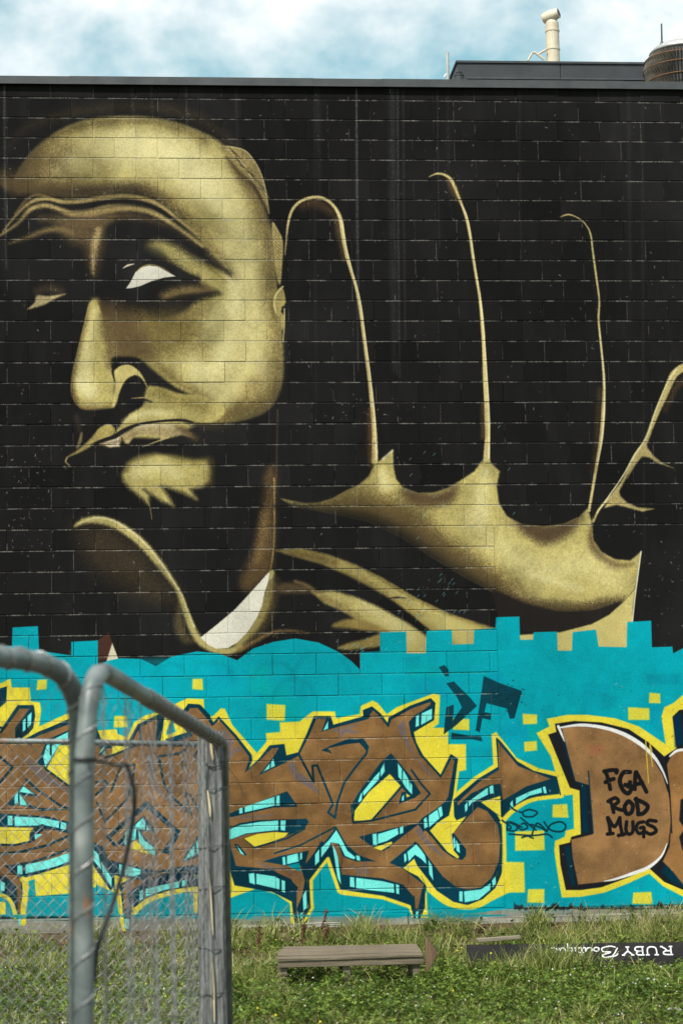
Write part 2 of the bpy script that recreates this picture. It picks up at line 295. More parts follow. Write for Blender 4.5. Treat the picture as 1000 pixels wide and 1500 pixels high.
    fill([(293, 934), (318, 914), (344, 892), (366, 868), (384, 848), (395, 836), (393, 850), (387, 868), (383, 888), (375, 906), (362, 926), (348, 940), (334, 949), (316, 950), (304, 944)], BONE, soft=1.1, **G)
    stroke([(398, 838, 7), (396, 846, 4)], (190, 174, 110), soft=2)
    stroke([(350, 952, 6), (375, 938, 5), (400, 926, 4), (425, 924, 3), (450, 927, 1)], (120, 96, 58), soft=3, alpha=.9, **G)
    fill([(405, 858), (430, 850), (450, 852), (462, 866), (440, 868), (412, 868)], (96, 78, 54), soft=6, alpha=.8, curve=True, **G)
    # ---- wrist bands
    b1 = [(404, 806), (440, 803), (480, 812), (520, 827), (560, 847), (610, 877), (660, 900), (700, 913), (727, 921), (740, 960), (640, 960), (628, 922), (604, 902), (578, 882), (545, 862), (508, 843), (468, 826), (430, 815)]
    fill(b1, (150, 132, 76), soft=3, **G); m1 = region(b1, 3, False)
    stroke([(500, 828, 6), (545, 846, 10), (596, 876, 16), (640, 906, 26), (690, 935, 40)], GOLD, soft=8, mask=m1, **G)
    stroke([(540, 838, 3), (580, 862, 4), (640, 893, 4), (720, 922, 3)], DEEP, soft=3, alpha=.7, mask=m1, **G)
    stroke([(404, 812, 10), (450, 814, 8), (490, 824, 6)], (84, 66, 44), soft=8, alpha=.65, mask=m1, **G)
    fill([(410, 815), (470, 828), (510, 845), (560, 872), (600, 905), (636, 940), (600, 925), (560, 892), (520, 872), (470, 862), (420, 850)], BLACK, soft=7, alpha=.9, **G)
    b2 = [(456, 867), (486, 865), (520, 874), (556, 890), (596, 912), (622, 930), (650, 960), (590, 960), (556, 925), (536, 916), (500, 894), (476, 884)]
    fill(b2, GOLD, soft=3.4, **G); m2 = region(b2, 3, False)
    stroke([(470, 876, 10), (500, 890, 12), (530, 912, 8)], (112, 94, 54), soft=7, alpha=.7, mask=m2, **G)
    stroke([(530, 884, 14), (570, 908, 18), (600, 935, 20)], LITE, soft=9, alpha=.5, mask=m2, **G)
    stroke([(432, 851, 4), (448, 857, 5), (462, 866, 4), (476, 867, 2)], (118, 98, 66), soft=3, alpha=.85, **G)
    stroke([(566, 877, 1), (580, 875, 2.4), (594, 876, 1)], INK, soft=1.2, alpha=.9)
    fill([(486, 917), (506, 907), (530, 908), (552, 916), (570, 926), (548, 925), (516, 921)], (136, 116, 66), soft=3.5, curve=True, **G)
    fill([(494, 949), (512, 941), (534, 936), (560, 928), (560, 945), (530, 950), (508, 952)], (136, 116, 66), soft=3, curve=True, **G)
    stroke([(400, 932, 2), (412, 925, 3), (430, 926, 2), (460, 926, 1)], (88, 70, 48), soft=2, alpha=.7, **G)
    # ---- fingers (rim light)
    rim = (196, 178, 122)
    stroke([(441, 300, 12), (462, 296, 14), (486, 310, 12)], (78, 58, 40), soft=9, alpha=.8, **G)
    stroke([(492, 320, 6), (498, 350, 8), (504, 380, 5)], (98, 78, 50), soft=6, alpha=.7, **G)
    stroke([(417, 372, 1), (419, 350, 2), (421, 330, 3), (427, 308, 4), (440, 294, 4), (460, 288, 4.5), (476, 291, 4.5), (490, 303, 4.5), (498, 320, 6), (502, 345, 6.5), (507, 372, 5), (514, 398, 4), (521, 420, 4), (527, 452, 4.5), (531, 480, 5), (536, 520, 5), (541, 560, 5), (545, 600, 6), (548, 640, 8), (548, 676, 10)], rim, soft=1.3, **G)
    stroke([(490, 303, 1.4), (500, 325, 2.4), (505, 356, 2.4), (515, 395, 1.6), (527, 440, 1.6), (535, 500, 1.8), (543, 560, 1.8), (549, 620, 2), (551, 672, 2)], (226, 212, 168), soft=.8, alpha=.9)
    stroke([(541, 600, 5), (542, 640, 8), (543, 680, 8)], (96, 70, 42), soft=5, alpha=.6, **G)
    stroke([(656, 262, 6), (664, 276, 12), (672, 294, 6)], (92, 72, 48), soft=5, alpha=.8, **G)
    stroke([(628, 258, 1), (640, 253.5, 3), (652, 256, 4), (661, 264, 5), (668, 280, 4), (676, 300, 3.4), (683, 320, 4.4), (688, 345, 4.4), (692, 375, 4), (697, 405, 4), (702, 435, 4), (706, 475, 5), (708, 510, 5), (710, 560, 6), (712, 600, 7), (713, 640, 7), (712, 676, 11)], rim, soft=1.2, **G)
    stroke([(676, 300, 1), (684, 320, 2), (690, 355, 2), (697, 400, 1.4), (704, 445, 1.6), (709, 500, 1.8), (713, 560, 2), (716, 620, 2.6), (715, 670, 3)], (226, 212, 168), soft=.8, alpha=.9)
    stroke([(706, 590, 5), (707, 640, 6)], (96, 70, 42), soft=4, alpha=.6, **G)
    stroke([(820, 317, .8), (832, 313.5, 2.4), (845, 318, 1.4), (856, 327, 1.6), (864, 342, 2.4), (868, 370, 3), (872, 400, 3), (877, 438, 2.6), (876, 465, 3), (878, 490, 3), (882, 530, 3.4), (884, 560, 4), (883, 600, 6), (880, 640, 6), (875, 670, 5), (869, 706, 4), (862, 748, 4)], rim, soft=1.1, **G)
    stroke([(877, 480, 1), (884, 550, 1.8), (884, 600, 2.4), (881, 640, 2.6), (874, 680, 1.8)], (230, 218, 178), soft=.8, alpha=.9)
    stroke([(878, 570, 7), (874, 640, 7), (868, 690, 5)], (86, 66, 44), soft=6, alpha=.55, **G)
    # thumb rim
    stroke([(1012, 534, 10), (996, 540, 12), (984, 552, 11), (974, 576, 9), (962, 602, 8), (952, 628, 6), (943, 650, 7), (928, 672, 7), (914, 700, 4), (903, 718, 6), (890, 732, 4), (878, 744, 3), (868, 764, 3)], (182, 166, 108), soft=1.8, **G)
    stroke([(1000, 556, 8), (986, 572, 8), (974, 600, 6)], (90, 70, 46), soft=6, alpha=.6, **G)
    stroke([(990, 540, 2), (976, 562, 2), (960, 600, 2), (946, 640, 2), (930, 664, 2.4), (912, 696, 2), (890, 728, 2), (874, 750, 1.6)], (226, 214, 170), soft=.8, alpha=.9)
    fill([(928, 674), (938, 656), (944, 646), (948, 656), (957, 668), (970, 678), (985, 685), (966, 679), (950, 670), (940, 668), (930, 680), (918, 700)], (176, 158, 104), soft=2, **G)
    fill([(884, 744), (896, 726), (904, 712), (908, 726), (918, 736), (934, 743), (957, 745), (940, 749), (922, 744), (902, 739)], (176, 158, 104), soft=2, **G)
    # ---- palm
    palm = [(411, 730), (426, 733), (446, 737), (466, 736), (486, 730), (506, 719), (526, 709), (540, 697), (547, 682), (556, 674), (567, 668), (575, 658), (576, 684), (580, 702), (590, 714), (612, 722), (636, 721),
            (656, 714), (676, 702), (694, 690), (704, 676), (716, 675), (731, 690), (727, 712), (730, 736), (742, 756), (764, 768), (796, 771), (826, 767), (848, 757), (860, 744), (866, 764), (868, 790), (880, 808), (900, 819), (922, 821),
            (938, 808), (934, 836), (930, 862), (914, 880), (890, 889), (850, 896), (806, 895), (766, 886), (724, 868), (680, 845), (632, 816), (590, 788), (540, 764), (476, 750), (430, 742)]
    fill(palm, GOLD, soft=2, **G); pm = region(palm, 2, False)
    fill([(405, 738), (480, 738), (540, 735), (600, 760), (650, 800), (724, 852), (724, 900), (600, 830), (500, 775), (405, 760)], BLACK, soft=16, alpha=.95, mask=pm, **G)
    fill([(455, 730), (540, 716), (600, 735), (640, 775), (690, 815), (730, 838), (760, 860), (720, 870), (640, 825), (560, 770)], (98, 80, 48), soft=20, alpha=.8, mask=pm, **G)
    stroke([(420, 748, 14), (480, 756, 22), (540, 770, 30), (600, 802, 34), (660, 842, 34), (716, 874, 26)], BLACK, soft=24, alpha=.9, mask=pm, **G)
    stroke([(405, 742, 6), (430, 746, 8), (476, 755, 10), (540, 771, 12), (590, 797, 14), (632, 826, 14), (680, 855, 14), (716, 878, 10)], BLACK, soft=7, **G)
    stroke([(724, 876, 24), (780, 897, 26), (840, 902, 22), (890, 890, 10)], (44, 36, 28), soft=16, alpha=.9, mask=pm, **G)
    fill([(590, 716), (640, 722), (668, 710), (660, 736), (620, 742), (596, 732)], (78, 60, 42), soft=9, alpha=.9, curve=True, mask=pm, **G)
    fill([(750, 752), (800, 768), (850, 752), (838, 778), (800, 796), (766, 782)], (70, 54, 40), soft=10, alpha=.9, curve=True, mask=pm, **G)
    fill([(866, 770), (874, 800), (900, 822), (926, 826), (898, 832), (872, 815), (860, 790)], (84, 66, 44), soft=7, alpha=.85, curve=True, mask=pm, **G)
    stroke([(470, 742, 10), (530, 742, 16), (590, 756, 20), (640, 790, 24), (700, 834, 26), (740, 862, 20)], (84, 68, 42), soft=22, alpha=.6, mask=pm, **G)
    stroke([(560, 690, 10), (564, 712, 16)], LITE, soft=8, alpha=.8, mask=pm, **G)
    stroke([(712, 690, 8), (706, 720, 20), (704, 752, 24)], LITE, soft=12, alpha=.75, mask=pm, **G)
    stroke([(690, 760, 24), (740, 806, 34), (790, 834, 36), (850, 826, 36), (900, 850, 24)], LITE, soft=22, alpha=.5, mask=pm, **G)
    stroke([(780, 842, 6), (830, 858, 8), (850, 862, 8)], (226, 216, 164), soft=9, alpha=.5, mask=pm, **G)
    stroke([(724, 868, 20), (780, 890, 24), (840, 896, 22), (890, 884, 12), (912, 876, 4)], (66, 52, 36), soft=11, alpha=.85, mask=pm, **G)
    stroke([(546, 690, 4), (528, 706, 4), (504, 720, 4), (470, 735, 3)], (120, 98, 58), soft=4, alpha=.6, mask=pm, **G)
    fill([(720, 862), (770, 884), (820, 896), (870, 894), (912, 878), (890, 900), (860, 914), (820, 925), (780, 926), (730, 916)], (34, 30, 28), soft=3, **G)
    fill([(760, 930), (820, 926), (866, 914), (892, 900), (914, 880), (930, 862), (926, 890), (924, 960), (760, 960)], (192, 176, 112), soft=1.6, **G)
    stroke([(938, 808, 2), (933, 846, 2), (929, 876, 2), (925, 915, 2)], (230, 222, 196), soft=.9, alpha=.9)
    stroke([(560, 672, 3), (574, 660, 3)], (226, 218, 180), soft=2, alpha=.8)
    # lapel tip by the gate
    fill([(142, 938), (159, 927), (164, 942), (158, 966), (142, 968)], (70, 44, 36), soft=1.4); fill([(100, 952), (124, 950), (124, 962), (100, 962)], (60, 40, 34), soft=2)
    fill([(164, 942), (173, 965), (155, 970)], (206, 196, 172), soft=1)

def paint_graffiti():
    top = [(-400, 945), (17, 946), (18, 919), (55, 917), (57, 953), (90, 958), (104, 960), (104, 940), (143, 938), (143, 976), (156, 968), (176, 964), (206, 965), (228, 976), (250, 962), (288, 954), (320, 957), (347, 967),
           (370, 950), (400, 940), (432, 935), (466, 941), (496, 955), (515, 969), (527, 981), (527, 955), (556, 954), (556, 926), (594, 925), (595, 957), (623, 957), (624, 924), (661, 922), (662, 944), (693, 943), (694, 922), (725, 920),
           (726, 904), (760, 903), (761, 937), (780, 937), (781, 926), (815, 925), (816, 953), (837, 953), (838, 926), (872, 922), (876, 947), (917, 948), (918, 911), (953, 909), (954, 948), (984, 947), (985, 957), (1006, 946), (1400, 950)]
    fill(top + [(1400, 1326), (985, 1326), (900, 1330), (780, 1327), (700, 1337), (560, 1341), (400, 1338), (250, 1340), (-400, 1344)], TEAL, soft=.7)
    for k in range(110):   # roller patches, slightly different teal coats
        x = RS.uniform(-60, 1050); y = RS.uniform(960, 1320); w = RS.uniform(14, 60); h = RS.uniform(14, 50)
        fill([(x, y), (x + w, y + RS.uniform(-3, 3)), (x + w, y + h), (x, y + h)], (0, RS.uniform(124, 166), RS.uniform(138, 182)), soft=RS.uniform(1, 7), alpha=RS.uniform(.15, .5))
    fill([(740, 1180), (830, 1170), (830, 1330), (740, 1330)], (0, 142, 158), soft=14, alpha=.6)
    fill([(560, 1290), (400, 1280), (100, 1290), (0, 1300), (0, 1342), (700, 1342)], (0, 140, 152), soft=12, alpha=.7)
    for c, r in [((310, 985), 30), ((250, 985), 26), ((470, 975), 40), ((400, 985), 30), ((430, 1010), 30)]:
        stroke([(c[0] - r, c[1] + 8), (c[0] - r * .6, c[1] - r * .35), (c[0], c[1] - r * .5), (c[0] + r * .7, c[1] - r * .3), (c[0] + r, c[1] + 8)], (0, 134, 150), w=6, soft=5, alpha=.4)
    Y = lambda p, **k: fill(p, YEL, soft=k.pop('soft', 1.0), **k)
    N = lambda p, **k: fill(p, NAVY, **k)
    T = lambda p, **k: fill(p, TAN, **k)
    Cc = lambda p, **k: fill(p, CYAN, **k)
    L = lambda p, w=3.2, **k: stroke(p, NAVY, w=w, soft=.7, curve=k.pop('curve', False), **k)
    def yl(p, w=9, **k): stroke(p, YEL, w=w, soft=1.2, curve=False, **k)
    # yellow squares
    for (a, b, c, d) in [(54, 995, 68, 1010), (167, 1049, 186, 1066), (282, 994, 296, 1010), (390, 1032, 417, 1055), (663, 1052, 686, 1070), (765, 1046, 787, 1061), (767, 1086, 786, 1100),
                         (808, 1178, 831, 1197), (951, 1015, 967, 1029), (919, 1037, 950, 1054), (754, 1217, 796, 1246), (735, 1263, 768, 1307), (772, 1302, 796, 1322), (926, 1307, 954, 1324), (412, 1290, 430, 1310)]:
        e = lambda: RS.uniform(-1.2, 1.2)
        Y([(a + e(), b + e()), (c + e(), b + e()), (c + e(), d + e()), (a + e(), d + e())], soft=1.4, alpha=.96)
        for k in range(4): stroke([(a + 4, b + (d - b) * (k + .8) / 5), (c - 4, b + (d - b) * (k + .6) / 5)], (198, 190, 70), w=1.2, soft=1, alpha=.5)
    # ===== left letters behind the fence
    Y([(-60, 1000), (0, 1001), (15, 994), (17, 1007), (43, 1007), (45, 1027), (58, 1029), (60, 1040), (57, 1064), (110, 1040), (130, 1035), (140, 1070), (170, 1068), (172, 1075), (186, 1080), (196, 1058), (212, 1048), (236, 1041), (262, 1028), (274, 1023), (298, 1024), (299, 1040), (310, 1050), (324, 1037), (330, 1060), (372, 1106), (380, 1140), (380, 1300), (330, 1318), (260, 1310), (212, 1322), (190, 1345), (184, 1345), (172, 1310), (150, 1300), (110, 1300), (52, 1312), (40, 1318), (36, 1345), (24, 1345), (22, 1318), (10, 1306), (-60, 1300)])
    fill([(60, 1075), (100, 1052), (112, 1046), (112, 1060), (78, 1072), (58, 1084)], TEAL, soft=.8, alpha=0)
    fill([(38, 1292), (50, 1288), (52, 1310), (110, 1310), (164, 1318), (172, 1342), (44, 1342)], (0, 146, 158), soft=.8)
    fill([(140, 1295), (158, 1308), (168, 1336), (140, 1338)], (0, 146, 158), soft=.8); Y([(52, 1282), (112, 1264), (112, 1308), (52, 1313)], soft=1)
    fill([(0, 1318), (16, 1320), (20, 1342), (0, 1342), (-20, 1342), (-20, 1318)], (0, 146, 158)); Y([(-10, 1320), (8, 1322), (8, 1340), (-10, 1340)])
    fill([(236, 1310), (282, 1304), (284, 1338), (200, 1341), (206, 1326)], (0, 146, 158)); fill([(298, 1306), (330, 1312), (330, 1340), (298, 1340)], (0, 146, 158)); Y([(283, 1300), (298, 1300), (298, 1338), (283, 1337)])
    # big tan mass, with its navy rim
    mass = [(-60, 1060), (0, 1072), (26, 1034), (48, 1034), (50, 1048), (47, 1066), (30, 1086), (60, 1072), (110, 1050), (132, 1046), (150, 1092), (186, 1092), (202, 1062), (236, 1046), (240, 1050), (233, 1090), (256, 1082), (276, 1074), (262, 1050), (276, 1032), (290, 1033), (306, 1050), (312, 1060), (320, 1051), (345, 1078), (367, 1106),
            (368, 1113), (360, 1130), (372, 1180), (345, 1240), (330, 1262), (300, 1278), (250, 1290), (210, 1306), (192, 1326), (190, 1338), (182, 1338), (176, 1300), (168, 1304), (150, 1270), (140, 1250), (110, 1262), (60, 1278), (30, 1286), (34, 1338), (26, 1338), (18, 1300), (0, 1286), (-60, 1280)]
    N(mass); L(mass + mass[:1], 2.6)
    T([(-60, 1080), (2, 1074), (28, 1038), (43, 1038), (22, 1066), (22, 1088), (34, 1088), (60, 1076), (108, 1058), (120, 1058), (132, 1080), (146, 1096), (188, 1096), (204, 1066), (230, 1052), (228, 1094), (258, 1086), (282, 1078), (268, 1052), (278, 1037), (289, 1037), (303, 1053), (310, 1064), (320, 1055), (342, 1081), (363, 1108), (362, 1116), (350, 1140), (356, 1180), (345, 1210), (320, 1240), (290, 1270), (250, 1276), (214, 1290), (184, 1310),
       (182, 1300), (170, 1282), (150, 1240), (138, 1234), (110, 1248), (70, 1262), (24, 1268), (30, 1290), (31, 1336), (26, 1336), (24, 1300), (10, 1286), (-60, 1262)])
    # windows of cyan and cut-ins, left
    N([(22, 1066), (43, 1038), (50, 1038), (47, 1066), (30, 1085), (22, 1085)]); Cc([(33, 1056), (37, 1052), (37, 1069), (33, 1072)]); Cc([(40, 1049), (46, 1043), (45, 1061), (40, 1066)])
    N([(-20, 1012), (0, 1008), (10, 1005), (9, 1028), (0, 1036), (-20, 1040)]); L([(-20, 1066), (6, 1066), (28, 1035)], 3.5)
    stroke([(28, 1086, 3), (58, 1068, 6), (106, 1046, 8)], YEL, soft=1); L([(30, 1088), (58, 1073), (108, 1054)], 4)
    N([(54, 1118), (68, 1084), (112, 1064), (112, 1092), (90, 1092), (68, 1126)]); Cc([(63, 1108), (68, 1092), (76, 1084), (100, 1072), (100, 1086), (86, 1092), (66, 1124)]); Cc([(104, 1070), (112, 1066), (112, 1084), (104, 1084)])
    L([(101, 1070), (101, 1086)], 3); L([(74, 1090), (74, 1105)], 3)
    Y([(86, 1092), (113, 1090), (113, 1138), (101, 1150), (68, 1126)]); L([(66, 1126), (101, 1152), (116, 1136)], 3)
    stroke([(38, 1108, 2), (48, 1122, 10), (64, 1138, 12), (90, 1152, 5), (108, 1164, 1)], MAUVE, soft=1, alpha=.9)
    L([(-6, 1104), (18, 1124), (0, 1146)], 3.5)
    N([(8, 1180), (20, 1166), (33, 1149), (58, 1168), (46, 1166), (30, 1166), (40, 1178), (60, 1184), (104, 1186), (60, 1188), (34, 1180)]); Cc([(28, 1160), (34, 1152), (50, 1163), (34, 1161)]); Cc([(21, 1166), (26, 1160), (26, 1176), (21, 1178)]); Cc([(28, 1163), (38, 1176), (39, 1180), (29, 1179)])
    L([(38, 1142), (56, 1158), (88, 1180), (106, 1188)], 3)
    N([(-20, 1192), (8, 1192), (70, 1196), (108, 1206), (108, 1222), (90, 1219), (60, 1212), (28, 1212), (-20, 1212)]); Cc([(11, 1195), (18, 1195), (18, 1209), (11, 1209)]); Cc([(21, 1196), (60, 1198), (86, 1203), (86, 1213), (66, 1209), (21, 1210)]); Cc([(89, 1204), (97, 1206), (96, 1216), (88, 1214)])
    Y([(-20, 1211), (48, 1213), (43, 1220), (43, 1232), (20, 1237), (-20, 1236)]); N([(43, 1222), (52, 1210), (62, 1207), (72, 1212), (58, 1220), (50, 1232), (43, 1232)]); Cc([(50, 1222), (62, 1222), (51, 1230)])
    L([(-10, 1237), (22, 1238), (48, 1232)], 3); L([(-10, 1252), (30, 1248), (70, 1238), (106, 1222)], 3.5)
    L([(20, 1268), (50, 1262), (80, 1252), (110, 1240)], 3); Cc([(25, 1268), (32, 1268), (33, 1282), (25, 1282)]); Cc([(37, 1267), (70, 1260), (110, 1246), (112, 1258), (80, 1270), (37, 1280)]); N([(6, 1268), (25, 1266), (25, 1284), (16, 1278)]); L([(26, 1284), (60, 1277), (112, 1262)], 3); L([(34.5, 1267), (34.5, 1281)], 3)
    N([(-10, 1284), (0, 1284), (20, 1302), (26, 1338), (18, 1322), (0, 1304), (-10, 1302)]); Cc([(0, 1290), (7, 1294), (6, 1306), (0, 1304)]); stroke([(-10, 1310, 5), (8, 1314, 6), (18, 1326, 6), (22, 1344, 5)], YEL, soft=1); Cc([(26, 1344), (32, 1344), (32, 1356), (27, 1356)])
    stroke([(33, 1288), (38, 1298), (34, 1330), (34, 1352)], YEL, w=8, soft=1.2)
    # between the two fence posts
    Cc([(146, 1103), (152, 1092), (154, 1106)]); L([(146, 1106), (160, 1090)], 3); Y([(164, 1092), (192, 1094), (176, 1104), (164, 1106)]); L([(154, 1110), (176, 1102), (206, 1088)], 3.4)
    L([(206, 1088), (204, 1062), (232, 1048), (230, 1086)], 3.6); fill([(240, 1078), (252, 1052), (257, 1072)], (0, 150, 164)); Y([(235, 1088), (241, 1048), (246, 1048), (243, 1078), (256, 1074), (272, 1074)])
    L([(244, 1084), (276, 1074), (264, 1052), (276, 1033), (292, 1034), (306, 1049)], 4)
    stroke([(218, 1112, 8), (222, 1140, 8), (240, 1166, 8), (270, 1190, 3)], MAUVE, soft=1, alpha=.8); stroke([(214, 1110, 5), (220, 1114, 14), (222, 1128, 5)], MAUVE, soft=1, alpha=.8)
    L([(270, 1098), (262, 1104), (232, 1108), (240, 1150), (254, 1170), (278, 1190)], 3.4); L([(271, 1098), (266, 1126)], 2.6)
    L([(270, 1162), (278, 1164), (292, 1190)], 2.8); L([(270, 1162), (280, 1194)], 2.8); L([(291, 1096), (284, 1108), (294, 1122)], 2.6)
    L([(140, 1164), (158, 1149), (154, 1144), (140, 1146)], 3); L([(142, 1176), (153, 1204), (186, 1170), (194, 1142), (197, 1120), (176, 1124), (162, 1160), (166, 1152)], 2.8)
    N([(155, 1226), (180, 1204), (214, 1173), (240, 1196), (264, 1218), (258, 1232), (246, 1252), (236, 1248), (256, 1220), (226, 1194), (213, 1184), (176, 1214), (162, 1228), (172, 1240), (166, 1240)])
    N([(170, 1236), (196, 1208), (210, 1194), (224, 1212), (230, 1222), (216, 1218), (226, 1236), (230, 1254), (212, 1246), (204, 1228), (186, 1236), (182, 1240)]); Cc([(183, 1220), (190, 1212), (188, 1236), (182, 1238)]); Cc([(198, 1208), (209, 1198), (219, 1216), (200, 1214)]); Cc([(190, 1214), (200, 1208), (198, 1230), (190, 1232)]); Cc([(202, 1216), (212, 1232), (226, 1242), (228, 1254), (212, 1246), (204, 1238)]); L([(214, 1204), (213, 1215)], 2)
    Y([(184, 1241), (197, 1231), (206, 1238), (220, 1252), (200, 1246)]); T([(206, 1218), (219, 1218), (229, 1222), (240, 1228), (232, 1240), (222, 1236), (210, 1226)])
    N([(266, 1262), (284, 1232), (294, 1216), (294, 1250), (284, 1258)]); Cc([(268, 1261), (284, 1238), (285, 1252)]); Cc([(287, 1234), (293, 1226), (293, 1248), (288, 1252)])
    N([(135, 1238), (140, 1240), (166, 1300), (162, 1306), (135, 1266)]); Cc([(136, 1244), (144, 1252), (148, 1274), (136, 1260)]); Cc([(148, 1262), (163, 1286), (163, 1300), (150, 1280)])
    N([(160, 1260), (176, 1264), (210, 1272), (230, 1276), (214, 1290), (190, 1286), (168, 1284)]); Cc([(174, 1266), (179, 1267), (178, 1282), (174, 1280)]); Cc([(182, 1268), (206, 1274), (205, 1286), (182, 1282)])
    Y([(167, 1282), (192, 1288), (178, 1300), (170, 1320), (168, 1300)]); L([(204, 1334), (190, 1336), (176, 1300), (178, 1296), (200, 1284), (260, 1272), (296, 1268)], 3.4)
    N([(188, 1316), (204, 1300), (250, 1288), (296, 1282), (296, 1298), (250, 1304), (214, 1316), (196, 1330)]); Cc([(204, 1306), (209, 1303), (209, 1317), (204, 1320)]); Cc([(213, 1302), (262, 1291), (262, 1300), (240, 1304), (213, 1314)]); Cc([(266, 1290), (274, 1288), (273, 1297), (266, 1299)])
    T([(180, 1304), (188, 1302), (186, 1332), (181, 1330)]); N([(178, 1334), (192, 1332), (190, 1366), (182, 1362)]); Cc([(182, 1346), (189, 1346), (188, 1362), (183, 1360)])
    stroke([(173, 1308, 6), (177, 1340, 6), (182, 1366, 5)], YEL, soft=1.2); stroke([(196, 1338, 7), (216, 1320, 7), (250, 1308, 7), (284, 1302, 6)], YEL, soft=1.2)
    # ===== centre letters, clear of the fence
    ymid = [(318, 1064), (322, 1038), (329, 1038), (340, 1062), (376, 1103), (390, 1086), (389, 1074), (410, 1072), (409, 1058), (438, 1057), (452, 1046), (458, 1042), (490, 1042), (492, 1052), (526, 1046), (528, 1034), (545, 1026), (553, 1030), (566, 1046), (580, 1036), (634, 1016), (644, 1018), (642, 1060),
            (634, 1066), (656, 1066), (656, 1090), (682, 1090), (682, 1128), (672, 1130), (668, 1160), (694, 1138), (722, 1120), (719, 1076), (726, 1072), (734, 1082), (756, 1110), (790, 1126), (822, 1132), (824, 1168), (778, 1172), (750, 1188), (738, 1204), (740, 1280), (748, 1262), (748, 1306), (724, 1318), (690, 1330),
            (650, 1324), (624, 1302), (626, 1344), (602, 1344), (596, 1330), (540, 1316), (494, 1310), (478, 1262), (458, 1290), (458, 1330), (440, 1362), (426, 1362), (424, 1324), (404, 1310), (370, 1300), (330, 1296), (326, 1240), (330, 1100)]
    Y(ymid, soft=1.2)
    fill([(459, 1292), (478, 1262), (494, 1306), (500, 1312), (560, 1317), (598, 1330), (602, 1342), (458, 1342)], (0, 148, 160)); fill([(374, 1309), (400, 1314), (421, 1326), (424, 1341), (334, 1341), (334, 1319), (374, 1318)], (0, 148, 160)); fill([(629, 1303), (650, 1322), (690, 1333), (740, 1322), (742, 1330), (690, 1338), (630, 1341)], (0, 148, 160))
    body = [(324, 1060), (320, 1051), (345, 1078), (367, 1106), (368, 1113), (361, 1130), (380, 1112), (395, 1093), (415, 1091), (418, 1108), (437, 1103), (450, 1075), (460, 1050), (483, 1050), (487, 1063), (533, 1050), (532, 1041), (544, 1036), (556, 1046), (568, 1062), (570, 1052), (600, 1035), (630, 1024), (636, 1030), (634, 1054), (604, 1072), (608, 1088), (618, 1107), (645, 1137), (660, 1106), (669, 1112), (662, 1165),
            (656, 1194), (640, 1204), (630, 1216), (645, 1236), (660, 1250), (668, 1256), (661, 1240), (660, 1222), (670, 1202), (690, 1178), (666, 1203), (665, 1172), (700, 1142), (730, 1124), (727, 1082), (733, 1088), (756, 1116), (780, 1130), (815, 1139), (817, 1163), (780, 1168), (756, 1178), (737, 1197), (724, 1190), (733, 1206), (736, 1240), (735, 1275), (724, 1300), (706, 1316), (684, 1325), (664, 1320), (640, 1304), (612, 1268), (604, 1254), (592, 1270), (616, 1284), (623, 1300), (614, 1344), (606, 1344), (602, 1326), (560, 1312), (498, 1302),
            (479, 1254), (452, 1290), (448, 1350), (432, 1356), (428, 1320), (400, 1306), (344, 1296), (330, 1250), (326, 1180), (320, 1140)]
    N(body); L(body + body[:1], 2.6)
    T([(312, 1070), (321, 1055), (344, 1081), (364, 1108), (364, 1114), (358, 1132), (382, 1112), (398, 1096), (408, 1095), (396, 1116), (378, 1136), (420, 1116), (437, 1107), (452, 1078), (463, 1053), (477, 1053), (472, 1071), (490, 1066), (536, 1054), (546, 1040), (554, 1048), (568, 1065), (573, 1054), (602, 1038), (630, 1028), (630, 1034), (606, 1048), (598, 1058), (601, 1076), (614, 1106), (645, 1140), (661, 1111), (665, 1114), (656, 1166),
       (652, 1174), (612, 1206), (632, 1226), (648, 1246), (662, 1256), (676, 1260), (682, 1254), (680, 1246), (664, 1226), (663, 1220), (700, 1181), (714, 1188), (728, 1208), (732, 1232), (730, 1262), (720, 1285), (704, 1300), (686, 1303), (668, 1300), (648, 1284), (628, 1258), (614, 1238), (606, 1233), (584, 1268), (604, 1284), (620, 1296), (616, 1316), (608, 1332), (604, 1312), (590, 1296), (560, 1287), (500, 1281), (498, 1266), (486, 1240), (470, 1232), (452, 1262), (440, 1270), (446, 1290), (442, 1312), (434, 1332),
       (434, 1302), (426, 1288), (400, 1276), (345, 1270), (334, 1240), (330, 1200), (330, 1150)])
    # cyan cut-ins
    N([(378, 1136), (412, 1094), (416, 1094), (417, 1108), (434, 1104)]); Cc([(384, 1132), (395, 1118), (394, 1126), (386, 1130)]); Cc([(397, 1116), (400, 1111), (402, 1122), (396, 1125)])
    N([(470, 1072), (478, 1052), (484, 1053), (486, 1066)]); Cc([(473, 1070), (480, 1056), (480, 1067)])
    L([(437, 1105), (459, 1146), (457, 1122), (464, 1121), (487, 1178), (480, 1190), (490, 1198), (494, 1174), (504, 1146), (520, 1124), (536, 1104), (538, 1094), (528, 1084)], 3.2)
    N([(470, 1099), (484, 1092), (510, 1082), (532, 1082), (540, 1094), (536, 1100), (526, 1088), (508, 1090), (480, 1096), (486, 1104)])
    N([(534, 1046), (544, 1038), (540, 1052), (538, 1054)]); L([(534, 1052), (533, 1042), (544, 1037), (556, 1047), (568, 1063), (570, 1052), (602, 1035), (630, 1025)], 3.2)
    N([(630, 1032), (635, 1028), (634, 1055), (604, 1072), (600, 1062), (612, 1046)]); Cc([(617, 1045), (632, 1038), (632, 1053), (616, 1062)]); Cc([(609, 1049), (613, 1046), (613, 1063), (608, 1065)])
    stroke([(572, 1055, 1), (588, 1058, 3)], MAUVE, alpha=.3)
    fill([(581, 1064), (592, 1054), (594, 1078), (606, 1106), (630, 1132), (642, 1145), (622, 1130), (600, 1100), (588, 1080)], MAUVE, soft=1)
